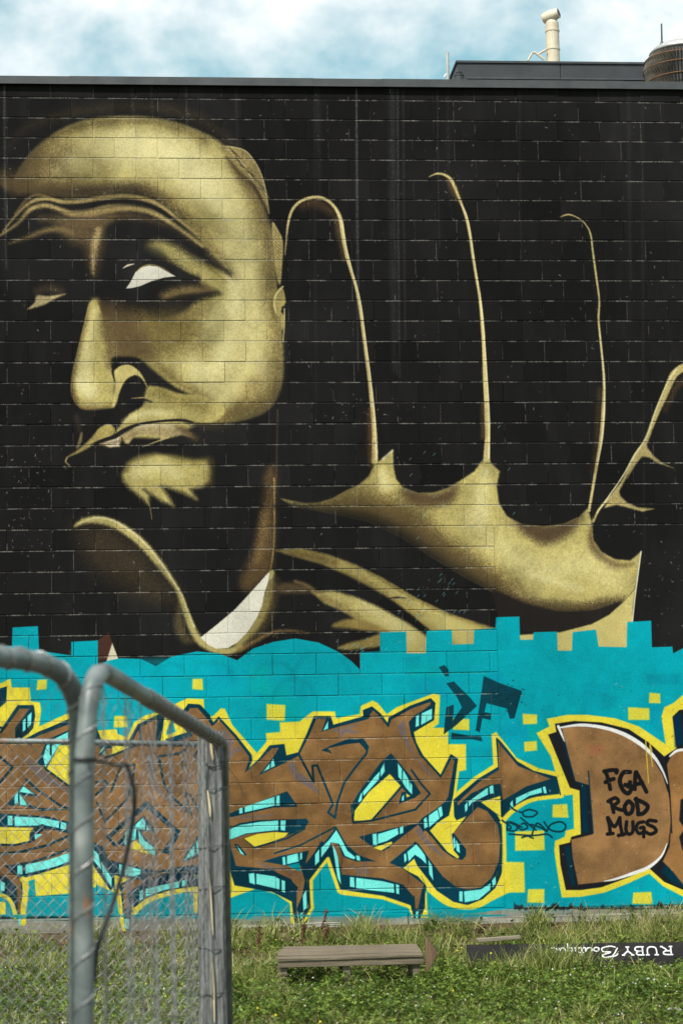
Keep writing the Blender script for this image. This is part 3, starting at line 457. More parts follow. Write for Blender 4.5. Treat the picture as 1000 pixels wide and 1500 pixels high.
    fill([(421, 1120), (430, 1116), (436, 1130), (458, 1146), (470, 1165), (452, 1154), (430, 1140)], MAUVE, soft=1)
    fill([(324, 1066), (332, 1072), (342, 1086), (336, 1104), (330, 1106), (332, 1086)], MAUVE, soft=1); fill([(332, 1108), (346, 1092), (354, 1100), (344, 1102), (336, 1114)], MAUVE, soft=1)
    fill([(482, 1070), (502, 1066), (526, 1060), (512, 1068), (528, 1074), (508, 1074), (492, 1084), (500, 1074)], MAUVE, soft=1)
    # the big A with yellow core
    N([(514, 1200), (516, 1176), (524, 1162), (556, 1118), (572, 1103), (585, 1118), (600, 1136), (616, 1162), (605, 1170), (590, 1156), (572, 1135), (560, 1146), (540, 1166), (518, 1196)]); Y([(518, 1202), (519, 1188), (540, 1160), (570, 1134), (586, 1151), (562, 1180), (544, 1202)], soft=.8)
    N([(583, 1178), (588, 1160), (596, 1160), (608, 1168)]); T([(560, 1190), (588, 1155), (590, 1158), (584, 1176), (600, 1170)], alpha=0)
    L([(514, 1180), (517, 1205), (544, 1202), (588, 1152)], 3); L([(545, 1202), (608, 1186), (629, 1163), (616, 1148), (602, 1128)], 3)
    Cc([(524, 1174), (528, 1163), (530, 1160), (529, 1172), (525, 1176)]); Cc([(531, 1160), (548, 1138), (556, 1130), (554, 1142), (532, 1166)]); Cc([(557, 1128), (562, 1118), (563, 1130), (557, 1138)]); Cc([(582, 1118), (588, 1126), (588, 1144), (583, 1138)]); Cc([(590, 1128), (598, 1142), (601, 1162), (594, 1154), (589, 1146)]); Cc([(600, 1146), (603, 1150), (603, 1164), (600, 1160)])
    Y([(594, 1162), (600, 1166), (595, 1168)], soft=.5); Cc([(588, 1168), (591, 1164), (591, 1172), (588, 1174)])
    # long bar, left (cyan on navy)
    N([(330, 1194), (352, 1185), (420, 1159), (436, 1182), (400, 1183), (330, 1199)]); Cc([(350, 1184.5), (354.5, 1183), (355, 1191), (350, 1192)]); Cc([(358, 1182), (402, 1167), (402, 1180), (358, 1190)]); Cc([(404.5, 1166), (409, 1165), (409, 1180), (404, 1180)])
    stroke([(340, 1198, 1), (360, 1197, 4), (384, 1196, 4), (402, 1192, 1)], MAUVE, soft=1, alpha=.8); stroke([(374, 1190, 1), (380, 1200, 3)], MAUVE, soft=1, alpha=.6)
    N([(330, 1216), (350, 1206), (380, 1201), (432, 1200), (448, 1199), (452, 1204), (444, 1216), (420, 1224), (404, 1218), (360, 1222), (336, 1232), (330, 1232)]); Cc([(331, 1217), (350, 1209), (380, 1204), (407, 1202), (407, 1216), (386, 1218), (360, 1221), (336, 1230), (331, 1228)]); Cc([(410.5, 1202), (418, 1202), (417, 1217), (410.5, 1216)])
    Y([(356, 1229), (376, 1222), (400, 1219), (422, 1220), (416, 1226), (386, 1237), (372, 1241)], soft=.8); L([(356, 1229), (372, 1242), (420, 1228), (446, 1214)], 2.6); T([(333, 1232), (350, 1225), (356, 1228), (372, 1243), (360, 1256), (345, 1256)], alpha=1)
    L([(333, 1230), (344, 1270), (400, 1275)], 3); N([(342, 1236), (348, 1237), (361, 1252), (358, 1254), (348, 1246)]); Cc([(346, 1238), (358, 1253), (352, 1250)]); L([(402, 1250), (440, 1238), (490, 1212)], 2.6)
    # star of cuts, lower left of centre
    N([(384, 1262), (410, 1254), (452, 1246), (446, 1268), (430, 1270)]); Cc([(413, 1256), (417, 1255), (418, 1267), (414, 1267)]); Cc([(420, 1254), (436, 1250), (437, 1262), (420, 1266)]); Cc([(439, 1250), (442, 1249), (442, 1258), (439, 1260)]); fill([(420, 1268), (438, 1264), (440, 1277), (432, 1274)], (0, 132, 146))
    stroke([(378, 1264, 3), (396, 1272, 5), (420, 1274, 4), (436, 1288, 1)], MAUVE, soft=1, alpha=.8)
    N([(345, 1272), (400, 1276), (424, 1288), (436, 1300), (432, 1314), (400, 1304), (366, 1297), (346, 1292)]); Cc([(364, 1280), (372, 1279), (373, 1296), (365, 1293)]); Cc([(375, 1280), (402, 1284), (409, 1288), (409, 1303), (375, 1295)]); Cc([(412, 1289), (417, 1291), (417, 1308), (412, 1306)])
    N([(441, 1273), (456, 1254), (478, 1230), (492, 1211), (506, 1236), (524, 1252), (550, 1262), (520, 1262), (502, 1255), (495, 1238), (486, 1233), (484, 1236), (500, 1295), (494, 1302), (480, 1252), (452, 1290), (446, 1282)])
    Cc([(461, 1252), (467, 1244), (467, 1262), (461, 1268)]); Cc([(470, 1242), (482, 1230), (492, 1216), (500, 1230), (508, 1246), (520, 1256), (518, 1259), (505, 1254), (496, 1236), (484, 1234), (482, 1240), (470, 1256)]); Cc([(486, 1236), (494, 1252), (499, 1296), (494, 1286)]); Cc([(521, 1253), (526, 1254), (527, 1261), (522, 1260)])
    T([(488, 1236), (494, 1236), (503, 1258), (522, 1264), (552, 1264), (560, 1272), (556, 1280), (502, 1281), (498, 1268)]); stroke([(514, 1268, 2), (520, 1272, 3), (526, 1278, 8)], MAUVE, soft=1, alpha=.9); stroke([(534, 1265, 3), (532, 1272, 4), (538, 1279, 6)], MAUVE, soft=1, alpha=.9)
    yl([(452, 1290), (480, 1258), (496, 1306), (560, 1315), (598, 1328)], 5, mask=None); yl([(452, 1290), (457, 1330), (440, 1356)], 5)
    L([(479, 1252), (451, 1289), (453, 1330), (440, 1352)], 3); Cc([(443, 1312), (448, 1304), (449, 1330), (444, 1334)]); N([(434, 1334), (444, 1336), (440, 1358), (433, 1356)]); Cc([(438, 1340), (443, 1336), (441, 1348)])
    N([(501, 1284), (560, 1287), (592, 1299), (604, 1318), (560, 1310), (502, 1300)]); Cc([(512, 1285), (518, 1285.5), (519, 1300), (512, 1299)]); Cc([(521, 1286), (560, 1291), (576, 1295), (577, 1308), (540, 1304), (521, 1301)]); Cc([(579, 1295), (584, 1297), (584, 1310), (580, 1309)])
    N([(604, 1314), (622, 1296), (622, 1330), (614, 1345), (606, 1345)]); T([(606, 1302), (618, 1300), (612, 1330), (608, 1332)]); Cc([(608, 1336), (612, 1335), (611, 1345), (608, 1345)])
    # middle arrow
    N([(525, 1226), (540, 1222), (580, 1212), (612, 1206), (618, 1198), (640, 1184), (660, 1168), (656, 1192), (640, 1204), (628, 1214), (614, 1222), (590, 1232), (560, 1247), (548, 1243)]); Cc([(545, 1222), (551, 1221), (552, 1238), (546, 1238)]); Cc([(553, 1222), (582, 1213), (583, 1222), (566, 1232), (553, 1236)]); Cc([(585, 1212), (590, 1210), (590, 1220), (585, 1222)]); Y([(546, 1242), (573, 1233), (574, 1236), (558, 1246)], soft=.7)
    T([(570, 1240), (612, 1208), (616, 1214), (592, 1262), (574, 1258)], alpha=1); fill([(607, 1216), (614, 1210), (628, 1232), (655, 1260), (634, 1246), (618, 1232)], MAUVE, soft=1)
    Cc([(620, 1200), (624, 1197), (626, 1211), (621, 1214)]); Cc([(627, 1195), (640, 1186), (643, 1199), (628, 1212)]); Cc([(641, 1184), (646, 1181), (648, 1194), (644, 1198)])
    Y([(629, 1217), (640, 1206), (662, 1192), (668, 1202), (682, 1196), (662, 1222), (663, 1240), (674, 1252), (670, 1258), (655, 1248)], soft=.8)
    N([(570, 1264), (608, 1233), (614, 1238), (626, 1256), (642, 1278), (664, 1304), (684, 1304), (704, 1302), (716, 1290), (728, 1272), (734, 1240), (735, 1275), (726, 1298), (706, 1316), (684, 1325), (662, 1320), (640, 1304), (620, 1278), (606, 1258), (592, 1274), (584, 1270)])
    Cc([(591, 1252), (594, 1250), (595, 1260), (592, 1264)]); Cc([(596, 1248), (609, 1237), (617, 1246), (622, 1254), (624, 1266), (616, 1258), (607, 1252), (598, 1262)]); Cc([(627, 1260), (632, 1268), (634, 1290), (628, 1280)]); Y([(590, 1272), (606, 1258), (610, 1268), (622, 1296), (612, 1284), (600, 1278)], soft=.8)
    Cc([(672, 1306), (677, 1306), (677, 1321), (672, 1320)]); Cc([(679, 1306), (704, 1303), (718, 1294), (717, 1304), (700, 1318), (680, 1322)]); Cc([(720, 1290), (725, 1284), (726, 1294), (721, 1300)])
    N([(661, 1222), (664, 1220), (682, 1244), (682, 1252), (676, 1260), (664, 1246)]); Cc([(663, 1230), (665, 1226), (667, 1240), (664, 1244)]); Cc([(667, 1230), (672, 1238), (673, 1250), (668, 1246)])
    # right wing
    N([(728, 1148), (735, 1150), (737, 1172), (760, 1158), (815, 1140), (818, 1163), (780, 1168), (756, 1178), (736, 1198), (732, 1190), (732, 1152), (700, 1164), (668, 1202), (667, 1186), (690, 1166)])
    T([(669, 1176), (702, 1145), (730, 1128), (729, 1086), (734, 1094), (758, 1122), (806, 1141), (770, 1152), (736, 1172), (732, 1148), (716, 1150), (690, 1162), (670, 1180)])
    Cc([(680, 1180), (684, 1175), (684, 1186), (681, 1190)]); Cc([(686, 1174), (712, 1155), (714, 1154), (714, 1164), (690, 1176), (686, 1182)]); Cc([(716, 1152), (722, 1150), (723, 1162), (717, 1163)]); Cc([(747, 1176), (750, 1172), (751, 1182), (746, 1185)]); Cc([(755, 1169), (774, 1160), (792, 1154), (793, 1161), (774, 1166), (755, 1178)]); Cc([(794, 1153), (798, 1152), (800, 1162), (796, 1162)])
    Y([(704, 1175), (732, 1166), (733, 1196), (724, 1190)], soft=.8); L([(700, 1181), (714, 1187), (728, 1206)], 3)
    stroke([(735, 1204, 7), (750, 1188, 7), (778, 1172, 6), (822, 1166, 6)], YEL, soft=1.2); L([(820, 1164), (815, 1141)], 2)
    stroke([(737, 1204, 5), (738, 1260, 6), (734, 1300, 6), (716, 1318, 7), (690, 1329, 7), (656, 1324, 7), (628, 1304, 6)], YEL, soft=1.2)
    for _ in range(90):   # loose fill-in strokes in the tan
        x = RS.uniform(330, 730); y = RS.uniform(1070, 1290); r = RS.uniform(8, 26); a0 = RS.uniform(0, 6.3)
        if np.abs(CV[tuple(np.clip(W(np.array([[x, y]]))[0][::-1].astype(int), 0, [CH - 1, CW - 1]))] - col(TAN)).max() < .03:
            stroke([(x + r * math.cos(a0 + t), y + .6 * r * math.sin(a0 + t)) for t in (0, .5, 1, 1.5)], (164, 124, 76), w=2, soft=1.6, alpha=.28, mask=None)
    for _ in range(120):   # thin streaky coverage in the yellow
        x = RS.uniform(0, 1000); y = RS.uniform(1000, 1330)
        if np.abs(CV[tuple(np.clip(W(np.array([[x, y]]))[0][::-1].astype(int), 0, [CH - 1, CW - 1]))] - col(YEL)).max() < .05:
            stroke([(x - 5, y), (x + 5, y + RS.uniform(-2, 1))], (186, 178, 58), w=1.4, soft=1.2, alpha=.55)
    # ===== black tag letters on teal
    ink = (6, 56, 70)
    for p in ([(642, 977), (650, 974), (656, 980), (657, 990), (652, 991), (646, 983)], [(653, 1001), (664, 998), (688, 1022), (698, 1034), (668, 1062), (649, 1076), (653, 1036), (664, 1032), (664, 1042), (662, 1056), (676, 1036), (668, 1020)],
              [(708, 990), (730, 1000), (764, 1012), (753, 1052), (746, 1053), (742, 1038), (712, 1030), (709, 1043), (719, 1045), (718, 1055), (706, 1052), (702, 1073), (696, 1070), (702, 1030)], [(661, 1073), (684, 1077), (704, 1078), (706, 1086), (690, 1083), (660, 1083)]): fill(p, ink, soft=.7, alpha=.96)
    for p in ([(744, 1178), (752, 1186), (762, 1190)], [(742, 1214), (746, 1204), (764, 1212)], [(735, 1202), (748, 1212), (742, 1216), (754, 1217), (756, 1210), (742, 1204)], [(758, 1212), (766, 1206), (772, 1212), (764, 1216), (758, 1212)], [(762, 1198), (784, 1216), (776, 1208), (790, 1212), (800, 1218), (786, 1206), (778, 1224)],
              [(800, 1218), (806, 1208), (820, 1204), (828, 1210), (822, 1218), (806, 1216), (796, 1204)], [(745, 1222), (780, 1224), (800, 1222), (808, 1227)], [(764, 1227), (772, 1225), (780, 1228)], [(764, 1190), (774, 1186), (786, 1190), (780, 1196), (768, 1196), (764, 1190)]): stroke(p, (4, 48, 58), w=2.6, soft=.7)
    # ===== right block letters (D and its neighbour)
    Y([(800, 1053), (830, 1047), (860, 1047), (900, 1052), (935, 1064), (974, 1090), (968, 1050), (972, 1036), (985, 1030), (1004, 1014), (1060, 1000), (1060, 1330), (1000, 1314), (970, 1298), (950, 1280), (920, 1294), (884, 1308), (850, 1314), (822, 1315), (816, 1280), (811, 1246), (812, 1232), (826, 1226), (828, 1217), (840, 1214), (838, 1164), (824, 1166), (820, 1156), (806, 1108), (785, 1074), (804, 1064)], soft=1)
    INKB = (24, 26, 32)
    fill([(802, 1076), (814, 1072), (812, 1060), (840, 1056), (880, 1058), (920, 1068), (950, 1088), (972, 1108), (990, 1096), (984, 1050), (994, 1040), (1060, 1030), (1060, 1320), (1000, 1304), (972, 1292), (950, 1272), (918, 1286), (880, 1300), (850, 1304), (828, 1304), (820, 1266), (818, 1238), (834, 1234), (836, 1226), (850, 1222), (848, 1158), (834, 1154)], INKB, soft=.8)
    fill([(822, 1080), (832, 1092), (850, 1144), (858, 1150), (862, 1220), (852, 1220), (850, 1150), (838, 1140)], (0, 42, 62), soft=3); fill([(826, 1240), (834, 1240), (842, 1296), (836, 1298)], (0, 44, 60), soft=2.5); fill([(968, 1278), (980, 1290), (1000, 1300), (1000, 1290), (975, 1262)], (0, 44, 60), soft=4); fill([(986, 1050), (996, 1044), (1000, 1090), (988, 1094)], (0, 40, 66), soft=3)
    dt = (138, 102, 66)
    fill([(822, 1066), (850, 1064), (890, 1068), (924, 1082), (952, 1106), (970, 1136), (980, 1170), (982, 1200), (978, 1236), (966, 1258), (940, 1274), (900, 1290), (846, 1296), (838, 1256), (836, 1230), (868, 1222), (862, 1150), (842, 1144), (832, 1106)], dt, soft=.9)
    fill([(976, 1120), (984, 1104), (1000, 1098), (1060, 1100), (1060, 1300), (1000, 1296), (984, 1276), (970, 1262), (980, 1240), (983, 1200), (981, 1160)], (140, 100, 60), soft=.9); fill([(996, 1172), (1008, 1164), (1010, 1260), (998, 1244), (994, 1226), (1002, 1214), (994, 1202)], INKB, soft=1)
    W_ = (228, 226, 226)
    stroke([(818, 1066, 2), (850, 1062, 4.5), (884, 1066, 5), (914, 1076, 6), (940, 1092, 6), (958, 1110, 5), (970, 1130, 3), (977, 1148, 1)], W_, soft=.7); stroke([(817, 1064, 4), (822, 1076, 3.4), (826, 1086, 1)], W_, soft=.7)
    stroke([(976, 1236, 1), (968, 1254, 3), (950, 1270, 5), (928, 1279, 5), (900, 1288, 3), (884, 1291, 1)], W_, soft=.7); stroke([(980, 1108, 2), (990, 1100, 4), (1002, 1098, 4)], W_, soft=.7)
    L([(861, 1130), (864, 1170), (868, 1220)], 2); stroke([(978, 1150, 2), (981, 1180, 1.4), (983, 1220, 2)], INKB, soft=.7)
    for x0, y0, y1 in [(945, 1085, 1147), (951, 1092, 1123), (950, 1085, 1100)]: stroke([(x0, y0, 1.6), (x0 + 4, y1, 1.2)], (212, 186, 52), soft=.6)
    fill([(860, 1094), (880, 1090), (884, 1102), (866, 1106)], (150, 80, 60), soft=6, alpha=.4)
    # handwritten FGA / ROD / MUGS
    K = (20, 20, 22)
    def pen(s, w=4.6):
        for p in s: stroke(p, K, w=w * 1.22, soft=.6, curve=True)
    pen([[(886, 1130), (890, 1142), (893, 1156)], [(884, 1130), (896, 1128), (903, 1129)], [(886, 1146), (892, 1143), (898, 1141)], [(902, 1128), (902, 1132)]], 5)
    pen([[(922, 1131), (912, 1132), (907, 1144), (912, 1158), (920, 1162), (924, 1152), (915, 1150)], [(919, 1152), (922, 1146)]], 5.4)
    pen([[(930, 1132), (929, 1148), (929, 1156)], [(931, 1131), (938, 1144), (946, 1160)], [(930, 1149), (940, 1147)]], 5)
    pen([[(893, 1172), (896, 1182), (898, 1190)], [(890, 1174), (900, 1169), (905, 1174), (898, 1181), (904, 1185), (911, 1187)]], 4.6)
    pen([[(919, 1174), (914, 1182), (917, 1192), (924, 1190), (926, 1180), (921, 1174)]], 5.2); pen([[(931, 1170), (933, 1182), (934, 1192)], [(930, 1171), (942, 1176), (948, 1182), (942, 1191), (934, 1193)]], 5.2)
    pen([[(889, 1198), (892, 1210), (893, 1221)], [(890, 1198), (899, 1211), (907, 1198)], [(907, 1198), (908, 1210), (911, 1223)], [(889, 1222), (897, 1221)], [(905, 1224), (914, 1222)]], 4.4)
    pen([[(917, 1204), (916, 1216), (920, 1222), (926, 1218), (926, 1204)]], 4.4); pen([[(942, 1204), (934, 1206), (931, 1214), (935, 1221), (942, 1218), (942, 1212), (937, 1213)], [(942, 1213), (942, 1226)]], 4.2); pen([[(960, 1203), (950, 1202), (947, 1207), (957, 1212), (960, 1218), (952, 1222), (945, 1219)]], 4.4)

def weather():
    """scuffs, chips, drip streaks and brushed grain over the whole coat"""
    n1 = fbm(CH, CW, 90, 3, 3); n2 = fbm(CH, CW, 9, 4, 5); n3 = .5 + (RS.rand(CH, CW) - .5) * .8
    lum = CV.mean(2)
    k = 1 + ((n1 - .5) * .10 + (n2 - .5) * .24 + (n3 - .5) * .22)[..., None]
    CV[:] = np.clip(CV * k, 0, 1)
    # gold spray speckle: tiny dark dots in mid tones
    mid = np.clip((lum - .22) * 4, 0, 1) * np.clip((.80 - lum) * 3, 0, 1)
    up = np.arange(CH) < W(np.array([[500., 905.]]))[0, 1]
    mid = mid * up[:, None]; n4 = fbm(CH, CW, 34, 4, 61); n5 = fbm(CH, CW, 620, 2, 62)
    CV[:] *= (1 - mid * np.clip((n4 - .43) * .7, -.06, .22))[..., None] 
    CV[:] *= (1 + (n5 - .5) * .34 * mid)[..., None]
    tanm = np.clip(1 - np.abs(CV - col(TAN)).max(2) * 5, 0, 1) * (~up)[:, None]; n6 = fbm(CH, CW, 46, 5, 63)
    CV[:] *= (1 + tanm * (n6 - .5) * .75)[..., None]
    # pale wash streaks running down from the parapet
    for x, w, a, l in [(521, 2, .16, 420), (522, 1, .2, 300), (574, 10, .08, 420), (582, 2, .13, 430), (590, 2, .09, 380), (272, 1.5, .16, 90), (193, 4, .07, 70), (221, 3, .08, 60), (345, 3, .06, 90), (465, 6, .06, 170), (640, 1.2, .1, 240), (760, 2, .05, 260), (920, 5, .06, 300), (6, 2.5, .18, 270), (940, 3, .05, 700), (460, 2, .05, 500), (655, 2, .05, 180)]:
        stroke([(x, 122, w), (x + 1, 122 + l * .5, w), (x + 3, 122 + l, w * .5)], (176, 178, 182), soft=1.5 + w * .5, alpha=a * 1.5, grain=.4)
    # grey bloom on the black coat, heavier towards the parapet
    dark = np.clip((.2 - CV.mean(2)) * 8, 0, 1); n7 = fbm(CH, CW, 6, 5, 91); n8 = fbm(CH, CW, 60, 3, 92, .2)
    top_ = np.clip(1 - np.arange(CH) / (CH * .75), 0, 1)[:, None]
    CV[:] += (dark * (np.clip(n7 - .38, 0, 1) * .085 * (.5 + top_) + np.clip(n8 - .5, 0, 1) * .06))[..., None]
    # chips and paint flecks
    pts = [(RS.uniform(-60, 1060), 128 + (RS.rand() ** 1.0) * 820) for _ in range(420)]
    pts += [(RS.normal(50, 26), RS.normal(745, 55)) for _ in range(70)] + [(RS.normal(960, 40), RS.normal(880, 60)) for _ in range(60)] + [(RS.normal(660, 14), RS.normal(200, 70)) for _ in range(24)] + [(RS.normal(500, 40), RS.normal(600, 10)) for _ in range(30)]
    for x, y in pts:
        r = RS.uniform(.5, 1.5); t = RS.uniform(0, 6.3); e = RS.uniform(.5, 3.5)
        stroke([(x, y, r), (x + e * math.cos(t), y + e * math.sin(t), r * .6)], (150, 150, 148), soft=.5, alpha=RS.uniform(.2, .75))
    for x, y in [(RS.normal(640, 26), RS.normal(880, 34)) for _ in range(34)] + [(RS.normal(700, 100), RS.normal(740, 60)) for _ in range(16)] + [(RS.normal(530, 16), RS.normal(948, 5)) for _ in range(20)]:
        stroke([(x, y, 1.2), (x - 3, y + 3.4, .8)], (110, 190, 196), soft=.5, alpha=.45)
    # raw bits in the plaster of the smooth bay
    for _ in range(150):
        x = RS.uniform(735, 1010); y = RS.uniform(1000, 1310); r = RS.uniform(.6, 1.8)
        stroke([(x, y, r), (x + RS.uniform(-2, 2), y + 1, r)], (206, 188, 160) if RS.rand() < .5 else (40, 40, 40), soft=.6, alpha=.4)
    for _ in range(26):
        x = RS.normal(740, 14); y = RS.normal(1016, 13); stroke([(x, y, 1.8), (x + 3, y + 1, 1)], (20, 40, 46), soft=.6, alpha=.6)
    # ragged foot of the paint on the smooth bay
    j = fbm(1, 400, 70, 3, 77)[0]; xs = np.linspace(752, 1120, 400)
    up_ = [(x, 1331.5 - 22 * max(0, v - .45) - 2) for x, v in zip(xs, j)]
    fill(up_ + [(x, 1332 + 9 * max(0, v - .5)) for x, v in zip(xs[::-1], fbm(1, 400, 60, 3, 78)[0])], (38, 44, 48), soft=.7, alpha=.92)
    k_ = fbm(1, 300, 50, 3, 79)[0]; xs = np.linspace(-60, 740, 300)
    fill([(x, 1340) for x in xs] + [(x, 1342 + 10 * max(0, v - .42)) for x, v in zip(xs[::-1], k_)], (0, 138, 150), soft=.7, alpha=.9)
# ---------------------------------------------------------------- block bond (used by paint and by geometry)
BX0, BW, BH, JT = -1.223, .40, .1942, .0075
N_ROWS = 40
BAY = wall_xz([[723.5, 772.5]])[0]            # upper left corner of the smooth rendered bay
BAY_X, BAY_Z = float(BAY[0]), round(float(BAY[1]) / BH) * BH

CV = np.ones((CH, CW, 3)) * np.array([23, 22, 22]) / 255.
GR = np.random.RandomState(1).rand(CH, CW)
GR = .5 + (GR - .5) * .8 + (fbm(CH, CW, 700, 2, 4) - .5) * .7
_foot = W(np.array([[500., 1341.]]))[0, 1]
_cn = fbm(CH, CW, 60, 4, 21)
_r0 = int((ZMAX - 0) * PPM)
CV[_r0:] = np.array([142, 136, 124]) / 255. * (.75 + .5 * _cn[_r0:])[..., None]
fill([(733, 1324), (1500, 1318), (1500, 1500), (733, 1500)], (146, 140, 128), soft=.8)
paint_portrait(); paint_graffiti(); weather()
def joint_scuffs():
    rb = np.random.RandomState(15)
    for r in range(N_ROWS + 1):                     # every block took the paint a little differently
        for k in range(-8, 22):
            X = BX0 + (k + (0 if r % 2 else .5)) * BW; z = r * BH
            if X > BAY_X - .05 and z < BAY_Z - .01: continue
            x0 = max(0, int((X - XMIN) * PPM)); x1 = max(0, int((X + BW - XMIN) * PPM)); y1 = int((ZMAX - z) * PPM); y0 = max(0, int((ZMAX - z - BH) * PPM))
            v = rb.normal(0, 1); q = CV[y0:y1, x0:x1]; q *= 1 + v * np.where(q.mean(2, keepdims=True) < .22, .09, .018)
    rs = np.random.RandomState(5); n = fbm(CH, CW, 120, 3, 31)
    M = np.zeros((CH, CW))
    bx = int((BAY_X - XMIN) * PPM)
    for r in range(0, N_ROWS + 1):
        z = r * BH; cy = int((ZMAX - z) * PPM); x1 = CW if z >= BAY_Z - .01 else bx
        if not 2 < cy < CH - 3: continue
        run = np.clip(.22 + np.clip((n[cy, :x1] - .43) * 6, 0, 1) * .85, 0, 1) * (rs.rand(x1) * .7 + .3); wob = 1 + (n[(cy * 7) % CH, :x1] > .5)
        M[cy, :x1] = np.maximum(M[cy, :x1], run * .8); M[cy + 1, :x1] = np.maximum(M[cy + 1, :x1], run); M[cy + 2, :x1] = np.maximum(M[cy + 2, :x1], run * (.35 + .5 * (wob - 1)))
        off = 0 if r % 2 else .5
        for k in range(-6, 22):
            X = BX0 + (k + off) * BW
            if X > BAY_X - .02 and z < BAY_Z - .01: continue
            cx = int((X - XMIN) * PPM); cy0 = int((ZMAX - z - BH) * PPM)
            if not 2 < cx < CW - 3 or cy0 < 1 or rs.rand() < .18: continue
            m = np.clip((n[cy0:cy, cx] - .36) * 5, 0, 1) * rs.uniform(.3, .95) * (rs.rand(cy - cy0) * .7 + .3)
            M[cy0:cy, cx + 1] = np.maximum(M[cy0:cy, cx + 1], m * rs.uniform(.2, .9))
            M[cy0:cy, cx] = np.maximum(M[cy0:cy, cx], m)
    tl_ = (CV[..., 2] > CV[..., 0] + .25)
    for r in range(1, 16):
        cy = int((ZMAX - r * BH) * PPM); m = np.clip((n[(cy * 3) % CH, :bx] - .35) * 3, 0, 1) * .55 * tl_[cy - 1, :bx]; CV[cy - 1, :bx] *= (1 - m)[:, None]
        for k in range(-6, 22):
            X = BX0 + (k + (0 if r % 2 else .5)) * BW; cx = int((X - XMIN) * PPM); c0 = int((ZMAX - r * BH - BH) * PPM)
            if 2 < cx < bx and rs.rand() < .7: CV[c0:cy, cx] *= (1 - rs.uniform(.2, .75) * np.clip((n[c0:cy, cx] - .3) * 3, 0, 1) * tl_[c0:cy, cx])[:, None]
    sat = CV.max(2) - CV.min(2); lum = CV.mean(2)
    a = M * np.where(sat > .3, np.where(CV[..., 2] > CV[..., 0], .25, .95), .70 - .3 * np.clip(lum - .3, 0, 1))
    CV[:] = CV * (1 - a[..., None]) + (np.array([172, 168, 160]) / 255.) * a[..., None]
joint_scuffs()
lin = np.where(CV <= .04045, CV / 12.92, ((np.clip(CV, 0, 1) + .055) / 1.055) ** 2.4) * .75
img = bpy.data.images.new('wall_paint', CW, CH, float_buffer=True, is_data=True)
buf = np.ones((CH, CW, 4), np.float32); buf[..., :3] = lin[::-1]
img.pixels.foreach_set(buf.ravel()); img.update(); img.pack()
del GR, buf, lin

# ---------------------------------------------------------------- materials
MATS = {}
class NT:
    def __init__(s, name):
        s.m = bpy.data.materials.new(name); s.m.use_nodes = True; s.t = s.m.node_tree; s.b = s.t.nodes['Principled BSDF']; s.o = s.t.nodes['Material Output']; MATS[name] = s.m
    def n(s, t, ins=None, **k):
        n = s.t.nodes.new(t)
        for a, b in k.items(): setattr(n, a, b)
        for a, b in (ins or {}).items():
            if hasattr(b, 'links') or isinstance(b, bpy.types.NodeSocket): s.t.links.new(b, n.inputs[a])
            else: n.inputs[a].default_value = b
        return n
    def l(s, a, b): s.t.links.new(a, b)
    def ramp(s, fac, *stops):
        r = s.n('ShaderNodeValToRGB', {'Fac': fac}); e = r.color_ramp.elements
        while len(e) < len(stops): e.new(.5)
        for q, (p, c) in zip(e, stops): q.position = p; q.color = (*c, 1) if len(c) == 3 else c
        return r.outputs['Color']
    def noise(s, vec, scale, detail=4, rough=.55, **k):
        return s.n('ShaderNodeTexNoise', {'Vector': vec, 'Scale': scale, 'Detail': detail, 'Roughness': rough}, **k).outputs['Fac']
    def pos(s): return s.n('ShaderNodeNewGeometry').outputs['Position']
    def obj(s): return s.n('ShaderNodeTexCoord').outputs['Object']
    def scl(s, v, sc): return s.n('ShaderNodeMapping', {'Vector': v, 'Scale': sc}).outputs['Vector']
    def bump(s, h, strength=.3, dist=.002): s.l(s.n('ShaderNodeBump', {'Height': h, 'Strength': strength, 'Distance': dist}).outputs['Normal'], s.b.inputs['Normal'])
    def base(s, c, rough=.6, spec=.35, metal=0):
        if isinstance(c, bpy.types.NodeSocket): s.l(c, s.b.inputs['Base Color'])
        else: s.b.inputs['Base Color'].default_value = (*c, 1)
        if isinstance(rough, bpy.types.NodeSocket): s.l(rough, s.b.inputs['Roughness'])
        else: s.b.inputs['Roughness'].default_value = rough
        s.b.inputs['Specular IOR Level'].default_value = spec; s.b.inputs['Metallic'].default_value = metal; return s

a = NT('painted_masonry'); p = a.pos()
sep = a.n('ShaderNodeSeparateXYZ', {'Vector': p})
ux = a.n('ShaderNodeMapRange', {'Value': sep.outputs['X'], 'From Min': XMIN, 'From Max': XMIN + CW / PPM, 'To Min': 0., 'To Max': 1.}, clamp=False)
uz = a.n('ShaderNodeMapRange', {'Value': sep.outputs['Z'], 'From Min': ZMAX - CH / PPM, 'From Max': ZMAX, 'To Min': 0., 'To Max': 1.}, clamp=False)
uv = a.n('ShaderNodeCombineXYZ', {'X': ux.outputs['Result'], 'Y': uz.outputs['Result']})
tx = a.n('ShaderNodeTexImage', {'Vector': uv.outputs['Vector']}, image=img, extension='EXTEND', interpolation='Linear')
a.base(tx.outputs['Color'], .8, .06)
h = a.n('ShaderNodeMath', {0: a.noise(p, 90, 6, .7), 1: a.noise(p, 14, 3)}, operation='ADD').outputs[0]
a.bump(h, .32, .004)

